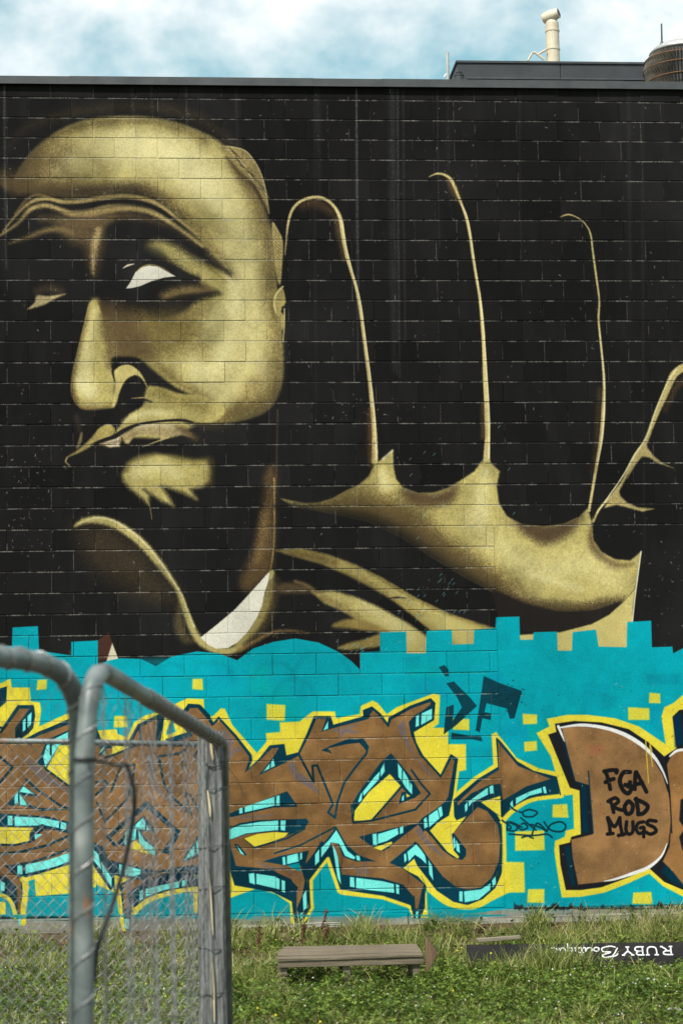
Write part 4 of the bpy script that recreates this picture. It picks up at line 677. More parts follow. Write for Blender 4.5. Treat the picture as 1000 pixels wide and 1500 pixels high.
def metal_mat(name, c1, c2, rough=.5, metal=.0, sc=6, bump=.05):
    a = NT(name); p = a.pos(); f = a.noise(p, sc, 5, .6)
    a.base(a.ramp(f, (.3, c1), (.7, c2)), rough, .4, metal); a.bump(a.noise(p, 120, 2), bump, .001); return a.m
metal_mat('dark_flashing', (.038, .042, .046), (.066, .070, .074), .45)
metal_mat('dark_cladding', (.030, .031, .036), (.045, .046, .052), .5)
metal_mat('cream_paint', (.50, .42, .31), (.64, .56, .43), .5, sc=9)
metal_mat('pale_steel', (.34, .34, .33), (.5, .5, .48), .45, .3)
metal_mat('dark_steel', (.03, .03, .032), (.06, .06, .062), .5)
metal_mat('vane_steel', (.05, .045, .038), (.12, .10, .075), .6, sc=20)
metal_mat('rusty_hoop', (.13, .06, .03), (.26, .13, .06), .8, sc=30)
metal_mat('black_rubber', (.008, .008, .009), (.016, .016, .017), .5)
metal_mat('wire_zinc', (.15, .15, .15), (.30, .30, .295), .5, .4, sc=30)
a = NT('galvanised_pipe'); p = a.pos(); f = a.noise(p, 7, 5, .6)
c = a.ramp(f, (.3, (.075, .092, .094)), (.52, (.165, .19, .185)), (.75, (.29, .31, .30)))
rust = a.ramp(a.noise(a.scl(p, (1, 1, .35)), 9, 5, .6), (.63, (0, 0, 0)), (.69, (1, 1, 1)))
a.base(a.n('ShaderNodeMix', {'Factor': rust, 'A': c, 'B': (.30, .13, .05, 1)}, data_type='RGBA').outputs['Result'], .5, .4, .25); a.bump(a.noise(p, 60, 4), .1, .002)

def wood(name, c1, c2, c3, axis=(1, 22, 22), rough=.85):
    a = NT(name); o = a.obj(); v = a.scl(o, axis); f = a.noise(v, 3.2, 8, .68); g = a.noise(v, 12, 4, .6)
    a.base(a.ramp(f, (.28, c1), (.5, c2), (.74, c3)), rough, .2); a.bump(a.n('ShaderNodeMath', {0: f, 1: g}, operation='ADD').outputs[0], .6, .004); return a.m
wood('weathered_slat', (.045, .035, .025), (.15, .12, .085), (.28, .235, .175))
wood('weathered_post', (.018, .020, .020), (.12, .125, .125), (.36, .36, .34), (24, 24, .9))
wood('split_timber', (.30, .23, .13), (.55, .46, .30), (.66, .58, .42), (16, 16, .8))
wood('brown_board', (.06, .035, .022), (.13, .08, .05), (.24, .16, .10), (14, 14, 1.2))
wood('pale_plank', (.12, .10, .07), (.22, .19, .14), (.34, .30, .23))
a = NT('sign_face'); o = a.pos(); a.base(a.ramp(a.noise(o, 6, 5), (.3, (.008, .008, .010)), (.7, (.026, .023, .023))), .7, .15); a.bump(a.noise(o, 40, 3), .15, .002)
a = NT('sign_lettering'); a.base(a.ramp(a.noise(a.pos(), 20, 3), (.2, (.6, .6, .6)), (.7, (.8, .8, .8))), .5)
a = NT('stone'); a.base(a.ramp(a.noise(a.pos(), 16, 6), (.25, (.14, .14, .14)), (.75, (.42, .41, .39))), .9, .2); a.bump(a.noise(a.pos(), 60, 4), .5, .004)
a = NT('concrete'); a.base(a.ramp(a.noise(a.pos(), 5, 6), (.25, (.20, .185, .16)), (.75, (.36, .34, .30))), .9, .2); a.bump(a.noise(a.pos(), 70, 5), .5, .004)
a = NT('earth'); p = a.pos()
a.base(a.ramp(a.noise(p, 5.5, 8, .68), (.2, (.030, .018, .012)), (.45, (.085, .052, .034)), (.62, (.11, .085, .045)), (.85, (.19, .14, .095))), .95, .1); a.bump(a.noise(p, 26, 6), .9, .03)
def leaf(name, stops, rough=.5, trans=.22):
    a = NT(name); g = a.n('ShaderNodeNewGeometry'); cl = a.n('ShaderNodeMapRange', {'Value': a.noise(g.outputs['Position'], 2.6, 4, .6), 'From Min': .3, 'From Max': .7, 'To Min': .1, 'To Max': .95}).outputs['Result']; f = a.n('ShaderNodeMath', {0: g.outputs['Random Per Island'], 1: cl}, operation='ADD').outputs[0]
    f = a.n('ShaderNodeMath', {0: f, 1: .5}, operation='MULTIPLY').outputs[0]
    c = a.ramp(f, *stops); a.base(c, rough, .3)
    t = a.n('ShaderNodeBsdfTranslucent', {'Color': c}); mx = a.n('ShaderNodeMixShader', {0: trans, 1: a.b.outputs[0], 2: t.outputs[0]}); a.l(mx.outputs[0], a.o.inputs['Surface']); return a.m
leaf('grass_blade', ((.18, (.044, .066, .010)), (.42, (.125, .165, .028)), (.6, (.25, .275, .062)), (.82, (.48, .44, .20))))
leaf('clover_leaf', ((.2, (.022, .044, .006)), (.5, (.075, .128, .017)), (.8, (.22, .285, .048))))
leaf('dry_straw', ((.2, (.20, .16, .08)), (.5, (.34, .28, .15)), (.85, (.48, .42, .26))))
leaf('white_petal', ((.2, (.55, .53, .45)), (.8, (.8, .78, .7))))
leaf('yellow_petal', ((.2, (.7, .52, .03)), (.8, (.8, .66, .06))))
leaf('dock_seed', ((.2, (.07, .022, .018)), (.8, (.16, .055, .035))))

# ---------------------------------------------------------------- mesh helpers
def link(name, me, mat, parent=None):
    o = bpy.data.objects.new(name, me); C.objects.link(o)
    if mat and not me.materials: me.materials.append(MATS[mat])
    if parent: o.parent = parent
    return o
def obj(name, bm, mat, parent=None, smooth=False):
    me = bpy.data.meshes.new(name); bmesh.ops.recalc_face_normals(bm, faces=bm.faces); bm.to_mesh(me); bm.free()
    if smooth: me.polygons.foreach_set('use_smooth', [True] * len(me.polygons))
    return link(name, me, mat, parent)
def tag(o, label, cat, group=None):
    o['label'] = label; o['category'] = cat
    if group: o['group'] = group
    return o
def thing(name, label, cat, loc=(0, 0, 0), group=None):
    o = bpy.data.objects.new(name, None); C.objects.link(o); o.location = loc; o.empty_display_size = .2
    return tag(o, label, cat, group)
def box(bm, lo, hi, bev=0):
    r = bmesh.ops.create_cube(bm, size=1); v = r['verts']
    bmesh.ops.scale(bm, verts=v, vec=[max(1e-4, hi[i] - lo[i]) for i in range(3)]); bmesh.ops.translate(bm, verts=v, vec=[(hi[i] + lo[i]) / 2 for i in range(3)])
    if bev: bmesh.ops.bevel(bm, geom=list({e for q in v for e in q.link_edges}), offset=bev, segments=1, affect='EDGES', clamp_overlap=True)
    return v
def tube(bm, pts, rad, seg=10, cap=True):
    pts = [Vector(p) for p in pts]; rings = []; n = len(pts); up = None
    for i, p in enumerate(pts):
        t = (pts[min(i + 1, n - 1)] - pts[max(i - 1, 0)]).normalized()
        if up is None: up = t.orthogonal().normalized()
        up = (up - t * up.dot(t)).normalized(); s = t.cross(up); r = rad[i] if hasattr(rad, '__len__') else rad
        rings.append([bm.verts.new(p + (up * math.cos(2 * math.pi * k / seg) + s * math.sin(2 * math.pi * k / seg)) * r) for k in range(seg)])
    for a_, b_ in zip(rings, rings[1:]):
        for k in range(seg): bm.faces.new((a_[k], a_[(k + 1) % seg], b_[(k + 1) % seg], b_[k]))
    if cap: bm.faces.new(rings[0][::-1]); bm.faces.new(rings[-1])
def lathe(bm, prof, seg=24, center=(0, 0, 0), cap=True):
    rings = [[bm.verts.new((center[0] + r * math.cos(2 * math.pi * k / seg), center[1] + r * math.sin(2 * math.pi * k / seg), center[2] + z)) for k in range(seg)] for r, z in prof]
    for a_, b_ in zip(rings, rings[1:]):
        for k in range(seg): bm.faces.new((a_[k], a_[(k + 1) % seg], b_[(k + 1) % seg], b_[k]))
    if cap: bm.faces.new(rings[0][::-1]); bm.faces.new(rings[-1])
def smooth_path(pts, n=6):
    P = np.array([tuple(p) for p in pts], float); N = len(P); out_ = []
    for i in range(N - 1):
        a_, b_, c_, d_ = P[max(i - 1, 0)], P[i], P[i + 1], P[min(i + 2, N - 1)]
        for t in np.linspace(0, 1, n, endpoint=False): out_.append(.5 * (2 * b_ + (c_ - a_) * t + (2 * a_ - 5 * b_ + 4 * c_ - d_) * t * t + (3 * b_ - a_ - 3 * c_ + d_) * t ** 3))
    return [Vector(v) for v in out_] + [Vector(P[-1])]
def raw_mesh(name, V, F, mat):
    """V (n,3); F (m,k) indices, all of one size"""
    me = bpy.data.meshes.new(name); V = np.asarray(V, np.float32); F = np.asarray(F, np.int32); k = F.shape[1]
    me.vertices.add(len(V)); me.vertices.foreach_set('co', V.ravel()); me.loops.add(F.size); me.loops.foreach_set('vertex_index', F.ravel())
    me.polygons.add(len(F)); me.polygons.foreach_set('loop_start', np.arange(0, F.size, k, dtype=np.int32)); me.update(calc_edges=True); me.materials.append(MATS[mat]); return me

# ---------------------------------------------------------------- ground
G_PTS = ([-60, 9.5, 12.0, 14, 17, 18.8, 19.9, 20.42, 20.6, 400], [-.52, -.52, -.51, -.49, -.43, -.33, -.25, -.13, -.12, -.12])
def ground_z(x, y):
    z = np.interp(y, *G_PTS)
    near = np.clip((np.asarray(y) - 8) / 4, 0, 1) * np.clip((20.6 - np.asarray(y)) / .8, 0, 1)
    return z + near * (.020 * np.sin(1.7 * x + .9 * y) + .016 * np.sin(3.1 * x - 2.3 * y + 1) + .010 * np.sin(6.3 * x + 4.9 * y))
gx = np.concatenate([[-400, -120, -40, -12], np.linspace(-6, 9, 121), [14, 40, 120, 400]]); gy = np.concatenate([[-300, -80, -20, 0, 6], np.linspace(8, 20.75, 128), [24, 60, 200, 600]])
GX, GY = np.meshgrid(gx, gy); V = np.stack([GX, GY, ground_z(GX, GY)], -1).reshape(-1, 3); nx = len(gx)
i = (np.arange(len(gy) - 1)[:, None] * nx + np.arange(nx - 1)[None]).ravel()
g = link('ground', raw_mesh('ground', V, np.stack([i, i + 1, i + nx + 1, i + nx], 1), 'earth'), None); g['kind'] = 'structure'
g.data.polygons.foreach_set('use_smooth', [True] * len(g.data.polygons))

# ---------------------------------------------------------------- the painted building
bld = thing('block_building', 'tall concrete block building with a black and gold portrait mural above teal graffiti', 'building', (2, D, 0))
def child(o, par): o.parent = par; o.matrix_parent_inverse = Matrix.Translation(par.location).inverted(); return o
ZTOP = float(wall_xz([[500., 126.]])[0, 1])
bm = bmesh.new(); box(bm, (XMIN, D + .0042, -.02), (XMAX, D + .24, ZTOP))
wall = child(obj('wall', bm, 'painted_masonry'), bld); wall['label'] = 'mortar bed of the painted block wall'
def block_mesh(w, h):
    bm = bmesh.new(); d, c = .06, .0030; hw, hh = w / 2, h / 2
    f = [bm.verts.new(v) for v in ((-hw + c, 0, -hh + c), (hw - c, 0, -hh + c), (hw - c, 0, hh - c), (-hw + c, 0, hh - c))]
    e = [bm.verts.new(v) for v in ((-hw, c * .8, -hh), (hw, c * .8, -hh), (hw, c * .8, hh), (-hw, c * .8, hh))]
    b = [bm.verts.new((v.co.x, d, v.co.z)) for v in e]; bm.faces.new(f)
    for k in range(4): bm.faces.new((f[k], e[k], e[(k + 1) % 4], f[(k + 1) % 4])); bm.faces.new((e[k], b[k], b[(k + 1) % 4], e[(k + 1) % 4]))
    bmesh.ops.recalc_face_normals(bm, faces=bm.faces); me = bpy.data.meshes.new('block'); bm.to_mesh(me); bm.free(); me.materials.append(MATS['painted_masonry']); return me
blocks = []; rs = random.Random(11)
for r in range(N_ROWS + 1):
    z0 = r * BH; z1 = min(z0 + BH, ZTOP)
    if z1 - z0 < .04: continue
    xr = XMAX if z0 >= BAY_Z - .01 else BAY_X; off = 0 if r % 2 else .5
    for k in range(-8, 26):
        x0 = BX0 + (k + off) * BW; x1 = x0 + BW; x0 = max(x0, XMIN); x1 = min(x1, xr)
        if x1 - x0 < .05: continue
        blocks.append([x0, x1, z0, z1, rs.uniform(-.0016, .0016) - (.004 if rs.random() < .06 else 0), rs.uniform(-.0012, .0012)])
X_L, X_R = float(wall_xz([[0, 1000]])[0, 0]), float(wall_xz([[1000, 600]])[0, 0])
order = sorted(range(len(blocks)), key=lambda q: (not (blocks[q][1] > X_L and blocks[q][0] < X_R), -((blocks[q][1] - blocks[q][0]) * (blocks[q][3] - blocks[q][2]) > .07), blocks[q][2]))
single = set(order[:300]); cache = {}; rest = bmesh.new()
for q, (x0, x1, z0, z1, dy, rz) in enumerate(blocks):
    w, h = round(x1 - x0 - JT, 4), round(z1 - z0 - JT, 4)
    if (w, h) not in cache: cache[(w, h)] = block_mesh(w, h)
    M = Matrix.Translation(((x0 + x1) / 2, D + dy, (z0 + z1) / 2)) @ Matrix.Rotation(rz, 4, 'Z')
    if q in single:
        o = bpy.data.objects.new('block', cache[(w, h)]); C.objects.link(o); o.parent = wall; o.matrix_basis = M
    else:
        n0 = len(rest.verts); rest.from_mesh(cache[(w, h)]); rest.verts.ensure_lookup_table(); bmesh.ops.transform(rest, matrix=M, verts=rest.verts[n0:])
me = bpy.data.meshes.new('block_courses'); rest.to_mesh(me); rest.free(); o = link('block_courses', me, 'painted_masonry', wall); o['kind'] = 'stuff'
# smooth rendered bay (fine grid with a little waviness)
nxg, nzg = 60, 70; XX, ZZ = np.meshgrid(np.linspace(BAY_X + .012, XMAX, nxg), np.linspace(-.005, BAY_Z - .012, nzg)); wv = (fbm(nzg, nxg, 7, 3, 44) - .5) * .010
V = np.stack([XX, D - .002 + wv, ZZ], -1).reshape(-1, 3); i = (np.arange(nzg - 1)[:, None] * nxg + np.arange(nxg - 1)[None]).ravel()
o = link('rendered_bay', raw_mesh('rendered_bay', V, np.stack([i, i + 1, i + nxg + 1, i + nxg], 1), 'painted_masonry'), None); child(o, bld); o['label'] = 'smooth rendered bay without block joints'
o.data.polygons.foreach_set('use_smooth', [True] * len(o.data.polygons))
# concrete footing: uneven lengths, broken lip
xs = XMIN; rs = random.Random(4)
while xs < XMAX:
    L = rs.uniform(.55, 1.25); bm = bmesh.new(); box(bm, (xs + .004, D - rs.uniform(.004, .03), -.40), (min(xs + L, XMAX), D + .2, -.012 - rs.uniform(0, .012)), .008)
    bmesh.ops.subdivide_edges(bm, edges=bm.edges, cuts=3, use_grid_fill=True)
    for v in bm.verts: v.co.y += rs.uniform(-.004, .004); v.co.z += rs.uniform(-.004, .004)
    child(obj('footing', bm, 'painted_masonry'), bld); xs += L
for x0, x1 in ((.4, 1.75), (3.0, 4.2), (3.95, 5.4)):
    bm = bmesh.new(); box(bm, (x0, D - .085, -.32), (x1, D - .032, -.075 - rs.uniform(0, .03)), .012); bmesh.ops.subdivide_edges(bm, edges=bm.edges, cuts=4, use_grid_fill=True)
    for v in bm.verts: v.co.y += rs.uniform(-.008, .008); v.co.z += rs.uniform(-.010, .010)
    child(obj('footing_ledge', bm, 'concrete'), bld)
# parapet cap, in lapped lengths
zc0, zc1 = float(wall_xz([[500., 126.0]])[0, 1]), float(wall_xz([[500., 117.5]])[0, 1]); cuts = [XMIN, -.62, 1.65, float(wall_xz([[561., 120.]])[0, 0]), float(wall_xz([[912., 120.]])[0, 0]), XMAX]
for q in range(5):
    bm = bmesh.new(); e = .002 * (q % 2)
    box(bm, (cuts[q] - .02, D - .032 - e, zc0 - .004), (cuts[q + 1], D - .026, zc1 + .004 + e)); box(bm, (cuts[q] - .02, D - .032 - e, zc1 + .0045 + e), (cuts[q + 1], D + .30, zc1 + .009 + e)); box(bm, (cuts[q] - .02, D - .042 - e, zc0 - .012), (cuts[q + 1], D - .0265, zc0 - .0045))
    f_ = child(obj('parapet_cap', bm, 'dark_flashing'), bld)
    for k in range(4):
        bm = bmesh.new(); x = cuts[q] + (k + .5) / 4 * (cuts[q + 1] - cuts[q]); tube(bm, [(x, D - .034 - e, (zc0 + zc1) / 2 - .015), (x, D - .040 - e, (zc0 + zc1) / 2 - .015)], .007, 8); s_ = obj('screw', bm, 'dark_steel'); s_.parent = f_; s_.matrix_parent_inverse = Matrix.Translation(bld.location).inverted()
bm = bmesh.new(); box(bm, (XMIN + .02, D + .24, zc1 - .35), (XMAX - .02, D + 9, zc1 - .15)); child(obj('roof', bm, 'dark_cladding'), bld)
bm = bmesh.new(); box(bm, (XMIN + .02, D + .245, -.3), (XMIN + .2, D + 9, zc1 - .352)); box(bm, (XMAX - .2, D + .245, -.3), (XMAX - .02, D + 9, zc1 - .352)); child(obj('side_wall', bm, 'concrete'), bld)
ROOF = zc1 - .15

# ---------------------------------------------------------------- roof plant
Yb = D + 2.6; A = at(669, 88, Yb); B = at(1010, 91, Yb)
t = thing('plant_enclosure', 'low dark grey metal clad plant enclosure on the roof', 'enclosure', (A.x, Yb, ROOF))
zt = (A.z + B.z) / 2
def tl(o, t): return child(o, t)
xs = [A.x, A.x + 1.12, A.x + 2.24, B.x]
for q in range(3):
    bm = bmesh.new(); box(bm, (xs[q] + .003, Yb, ROOF), (xs[q + 1], Yb + 1.6, zt - .03), .004); tl(obj('cladding_panel', bm, 'dark_cladding'), t)
bm = bmesh.new(); box(bm, (A.x - .015, Yb - .015, zt - .03), (B.x + .015, Yb + 1.62, zt - .002), .004); tl(obj('top_trim', bm, 'dark_flashing'), t)
zl = at(800, 114, Yb - .02).z
bm = bmesh.new(); box(bm, (A.x + .1, Yb - .04, zl - .02), (B.x, Yb - .002, zl), .003); tl(obj('lower_trim', bm, 'dark_flashing'), t)
# cream flue with an angled cowl
Yf = D + 3.3; P0 = at(810, 88, Yf); P1 = at(809, 34, Yf); s = FPX / Yf; R = 10.3 / s
t = thing('flue_pipe', 'cream painted flue pipe with a short angled cowl rising behind the plant enclosure', 'flue', (P0.x, Yf, zt - .1))
cx, zt2 = P0.x, P1.z
bm = bmesh.new(); lathe(bm, [(R, zt - .3), (R, zt2 - .03), (R * .99, zt2), (R * .82, zt2 + .03), (R * .46, zt2 + .05), (R * .40, zt2 + .09)], 28, (cx, Yf, 0)); tl(obj('pipe', bm, 'cream_paint', smooth=False), t)
for py in (45, 72):
    z = at(810, py, Yf).z; bm = bmesh.new(); lathe(bm, [(R * 1.0, z - .012), (R * 1.08, z - .010), (R * 1.08, z + .010), (R * 1.0, z + .012)], 28, (cx, Yf, 0)); tl(obj('band', bm, 'cream_paint'), t)
H0 = at(799, 26, Yf + .02); H1 = at(818, 18, Yf - .06); ax = (H1 - H0).normalized()
bm = bmesh.new(); tube(bm, [H0 - ax * .035, H0 - ax * .028, H0, H0 + (H1 - H0) * .5, H1], [R * .60, R * .78, R * .86, R * .95, R * .74], 24); tl(obj('cowl', bm, 'cream_paint', smooth=False), t)
bm = bmesh.new(); tube(bm, [H1 - ax * .01, H1 + ax * .003], [R * .56, R * .56], 20); tl(obj('cowl_opening', bm, 'black_rubber'), t)
for a1, a2 in (((773, 88), (779, 77)), ((779, 77), (784, 76)), ((783, 76), (797, 87)), ((786, 80), (800, 72))):
    bm = bmesh.new(); tube(bm, [at(*a1, Yf - .05), at(*a2, Yf - .05)], .012, 6); tl(obj('brace', bm, 'cream_paint'), t)
# turbine ventilator
Yv = D + 1.9; cv = at(1000, 100, Yv); s = FPX / Yv; rv = 61 / s; zb = at(1000, 121, Yv).z; zm = at(1000, 78, Yv).z
t = thing('turbine_ventilator', 'round roof ventilator with vertical vanes, brown hoops and a pale domed cap', 'ventilator', (cv.x, Yv, ROOF))
zh = zm - zb
prof = lambda u: rv * (1 - .16 * (2 * u - .9) ** 2 * (1 if u > .45 else .6))
bm = bmesh.new()
for k in range(64):
    a0 = 2 * math.pi * k / 64; prev = None
    for j in range(7):
        u = -.55 + 1.55 * j / 6; rr = prof(max(u, 0)); z = zb + zh * u; cur = [bm.verts.new((cv.x + rr_ * math.cos(a_), Yv + rr_ * math.sin(a_), z)) for rr_, a_ in ((rr, a0), (rr * .90, a0 + .035))]
        if prev: bm.faces.new((prev[0], prev[1], cur[1], cur[0]))
        prev = cur
tl(obj('vane_ring', bm, 'vane_steel'), t)['kind'] = 'stuff'
bm = bmesh.new(); lathe(bm, [(rv * .80, ROOF), (rv * .80, zm)], 32, (cv.x, Yv, 0)); tl(obj('throat', bm, 'dark_steel'), t)
for u in (.0, .38, .72, 1.0):
    bm = bmesh.new(); rr = prof(u) * 1.012; n_ = 40; tube(bm, [(cv.x + rr * math.cos(2 * math.pi * k / n_), Yv + rr * math.sin(2 * math.pi * k / n_), zb + zh * u) for k in range(n_ + 1)], .0055, 6); tl(obj('hoop', bm, 'rusty_hoop'), t)
bm = bmesh.new(); rc = prof(1.0); lathe(bm, [(rc * 1.02, zm - .015), (rc * 1.05, zm), (rc * .93, zm + .045), (rc * .75, zm + .08), (rc * .4, zm + .105), (.02, zm + .112)], 36, (cv.x, Yv, 0)); tl(obj('cap', bm, 'pale_steel', smooth=True), t)
q0 = at(969, 72, Yv + .5); q1 = at(968.5, 34, Yv + .5); qm = at(969, 60, Yv + .5)
t = thing('whip_antenna', 'thin black whip antenna with a thick foot rising behind the round ventilator', 'antenna', (q0.x, q0.y, ROOF))
bm = bmesh.new(); tube(bm, [(q0.x, q0.y, ROOF), q0, qm, q1], [.012, .012, .010, .009], 8); tl(obj('rod', bm, 'dark_steel'), t); bm = bmesh.new(); tube(bm, [q0, q0 + (qm - q0) * .5, qm], [.028, .03, .012], 10); tl(obj('foot', bm, 'dark_steel'), t)
q0 = at(655, 118, D + 1.2); q1 = at(655, 76, D + 1.2)
t = thing('vent_post', 'thin grey steel post standing alone on the roof edge', 'post', (q0.x, q0.y, ROOF))
bm = bmesh.new(); tube(bm, [(q0.x, q0.y, ROOF), q1], .017, 10); tl(obj('shaft', bm, 'pale_steel'), t); bm = bmesh.new(); tube(bm, [at(655, 106, D + 1.2), at(650, 112, D + 1.2)], .006, 6); tl(obj('stay', bm, 'pale_steel'), t)
q0 = at(672, 112, D + 1.0); s = FPX / (D + 1)
t = thing('roof_vent', 'small black domed vent cap in front of the plant enclosure', 'vent', (q0.x, q0.y, ROOF))
bm = bmesh.new(); zq = q0.z; lathe(bm, [(.048, ROOF), (.048, zq), (.052, zq + .004), (.052, zq + .02), (.03, zq + .028)], 20, (q0.x, q0.y, 0)); tl(obj('stub', bm, 'dark_steel'), t); bm = bmesh.new(); lathe(bm, [(.026, zq + .0285), (.034, zq + .030), (.034, zq + .045), (.02, zq + .05)], 20, (q0.x, q0.y, 0)); tl(obj('hood', bm, 'black_rubber'), t)

# ---------------------------------------------------------------- bench, boards, sign, stones
Yk = 16.9
bl, br = at(404, 1400, Yk), at(622, 1402, Yk); zf = (bl.z + br.z) / 2
t = thing('slatted_bench', 'low weathered timber bench with narrow slats in the grass below the mural', 'bench', ((bl.x + br.x) / 2, Yk, 0)); t.location.z = float(ground_z(t.location.x, Yk))
hx = (br.x - bl.x) / 2; zs = zf - t.location.z; tilt = math.radians(7)
rs = random.Random(2)
for q in range(5):
    bm = bmesh.new(); w = .083; y0 = q * .094; L0 = -hx + .012 * q * 1.6 + rs.uniform(-.008, .008); v = box(bm, (L0, 0, -.024), (hx - rs.uniform(0, .012), w, 0), .004)
    bmesh.ops.subdivide_edges(bm, edges=bm.edges, cuts=2)
    for v in bm.verts: v.co.z += rs.uniform(-.0015, .0015)
    o = obj('slat', bm, 'weathered_slat', t); o.location = (0, y0 * math.cos(tilt), zs + y0 * math.sin(tilt) + rs.uniform(-.003, .003)); o.rotation_euler = (tilt + rs.uniform(-.02, .02), rs.uniform(-.006, .006), rs.uniform(-.004, .004))
bm = bmesh.new(); box(bm, (-hx + .02, .012, zs - .075), (hx - .004, .034, zs - .027), .004); obj('apron', bm, 'weathered_slat', t)
bm = bmesh.new(); box(bm, (-hx + .06, .40, zs - .05), (hx - .01, .425, zs + .020), .004); obj('rear_apron', bm, 'weathered_slat', t)
for lx, w in ((-hx + .06, .05), (-hx * .05, .055), (hx - .06, .05)):
    for y0 in (.036, .345):
        bm = bmesh.new(); box(bm, (lx - w / 2, y0, -.09), (lx + w / 2, y0 + .05, zs - .03 + y0 * math.tan(tilt)), .004); obj('leg', bm, 'weathered_slat', t)
# splintered brown board leaning on the bench end
Pd = [at(*q, Yk - .05) for q in ((623, 1372), (641, 1397), (633, 1412), (624, 1428), (622, 1400))]
bm = bmesh.new(); f = [bm.verts.new(p_) for p_ in Pd]; b = [bm.verts.new(p_ + Vector((.006, .025, .004))) for p_ in Pd]; bm.faces.new(f); bm.faces.new(b[::-1])
for k in range(5): bm.faces.new((f[k], b[k], b[(k + 1) % 5], f[(k + 1) % 5]))
o = obj('broken_board', bm, 'brown_board'); tag(o, 'splintered dark brown board standing against the end of the bench', 'board')
q0 = at(700, 1376, 18.9); q1 = at(762, 1373, 18.9)
bm = bmesh.new(); box(bm, (q0.x, 18.88, q0.z - .03), (q1.x, 19.02, q0.z), .004)
for v in bm.verts: v.co.z += .02 * (v.co.x - q0.x) / (q1.x - q0.x) + random.uniform(-.004, .004)
tag(obj('plank', bm, 'pale_plank'), 'short pale plank lying in the grass behind the dark sign board', 'plank')
# dark sign board lying on its edge, lettering upside down
Ys = 17.6; s0, s1 = at(683, 1384, Ys), at(1030, 1380, Ys); z_t = s0.z
t = thing('sign_board', 'long dark sign board lying upside down in the grass with white lettering', 'sign', (s0.x, Ys, s0.z))
lean = .35; HB = .30; Lb = s1.x - s0.x; dz_ = (s1.z - s0.z) / Lb
ex = Vector((1, 0, dz_)).normalized(); ez = Vector((0, lean, 1)).normalized(); en = ex.cross(ez).normalized()
def sp(u, v, n_=0.): return ex * u + ez * v + en * n_          # board frame: u along, v up, origin on the top edge
bm = bmesh.new()
vs = [bm.verts.new(sp(u, v, n_)) for n_ in (0, -.02) for u, v in ((0, -HB), (Lb, -HB), (Lb, 0), (0, -.004))]
bm.faces.new(vs[:4]); bm.faces.new(vs[4:][::-1])
for k in range(4): bm.faces.new((vs[k], vs[(k + 1) % 4], vs[4 + (k + 1) % 4], vs[4 + k]))
board = obj('board', bm, 'sign_face', t)
def ribbon(bm, pts, w0):
    pts = [Vector(p_) for p_ in pts]
    prev = None
    for k, p_ in enumerate(pts):
        d_ = (pts[min(k + 1, len(pts) - 1)] - pts[max(k - 1, 0)]); d_ = Vector((d_.x, d_.y)); d_ = d_.normalized() if d_.length else Vector((1, 0)); w_ = p_.z if p_.z else w0
        n_ = Vector((-d_.y, d_.x)) * w_ / 2; cur = [bm.verts.new(sp(p_.x + n_.x, p_.y + n_.y, .0016)), bm.verts.new(sp(p_.x - n_.x, p_.y - n_.y, .0016))]
        if prev: bm.faces.new((prev[0], prev[1], cur[1], cur[0]))
        prev = cur
def letter(strokes, u, v, sx, sy, w, name):
    """glyph box 0..1, set the wrong way up like the board: u grows leftwards, v grows downwards"""
    bm = bmesh.new()
    for st in strokes:
        q_ = smooth_path([(a_, b_, 0) for a_, b_ in st], 5) if len(st) > 2 else [Vector((*a_, 0)) for a_ in st]
        ribbon(bm, [(u - p_.x * sx, v - p_.y * sy, 0) for p_ in q_], w)
    return obj(name, bm, 'sign_lettering', t)
ur = Lb * (985 - 683) / 347.; sc_ = s1.x - s0.x; um = lambda px: Lb * (px - 683) / 347.
ST = dict(R=[[(.15, 0), (.15, 1)], [(0, 0), (.3, 0)], [(0, 1), (.15, 1), (.5, 1), (.78, .92), (.8, .7), (.6, .54), (.15, .52)], [(.45, .53), (.7, .2), (.95, 0)], [(.82, 0), (1.05, 0)]],
          U=[[(.15, 1), (.15, .4), (.25, .1), (.5, 0), (.75, .1), (.85, .4), (.85, 1)], [(0, 1), (.32, 1)], [(.7, 1), (1, 1)]],
          B=[[(.15, 0), (.15, 1)], [(0, 1), (.15, 1), (.5, 1), (.75, .9), (.72, .66), (.5, .55), (.15, .54)], [(.15, .54), (.55, .53), (.85, .42), (.85, .14), (.6, 0), (0, 0)]],
          Y=[[(.1, 1), (.5, .5)], [(.9, 1), (.5, .5)], [(.5, .5), (.5, 0)], [(0, 1), (.25, 1)], [(.75, 1), (1, 1)], [(.35, 0), (.65, 0)]])
vtop = -.028
for ch, px, wd in (('R', 983, 17), ('U', 962, 19), ('B', 941, 15), ('Y', 926, 18)):
    letter(ST[ch], um(px), -.036, wd / 347. * Lb, .064, .010, 'letter')
scr = [[(.1, .1), (.3, .75), (.45, 1.15), (.2, 1.0), (.1, .8)], [(.4, 1.1), (.9, 1.25), (1.0, .95), (.5, .62), (.95, .55), (1.0, .15), (.55, -.1), (.2, .05)], [(1.15, .2), (1.3, .5), (1.5, .35), (1.4, .05), (1.2, .1), (1.25, .35)], [(1.6, .5), (1.62, .12), (1.85, .1), (1.98, .5), (1.98, .05), (2.1, .1)],
       [(2.25, 1.0), (2.2, .1), (2.38, .1)], [(2.1, .62), (2.45, .62)], [(2.55, .5), (2.55, .05), (2.66, .1)], [(3.0, .45), (2.75, .4), (2.78, .05), (3.0, .1)], [(3.02, .5), (3.0, -.5)], [(3.15, .5), (3.18, .1), (3.4, .1), (3.48, .5), (3.5, .05)], [(3.62, .3), (3.85, .4), (3.75, .52), (3.62, .25), (3.8, .02), (3.95, .1)]]
letter(scr, um(905), -.034, .135, .066, .009, 'script')
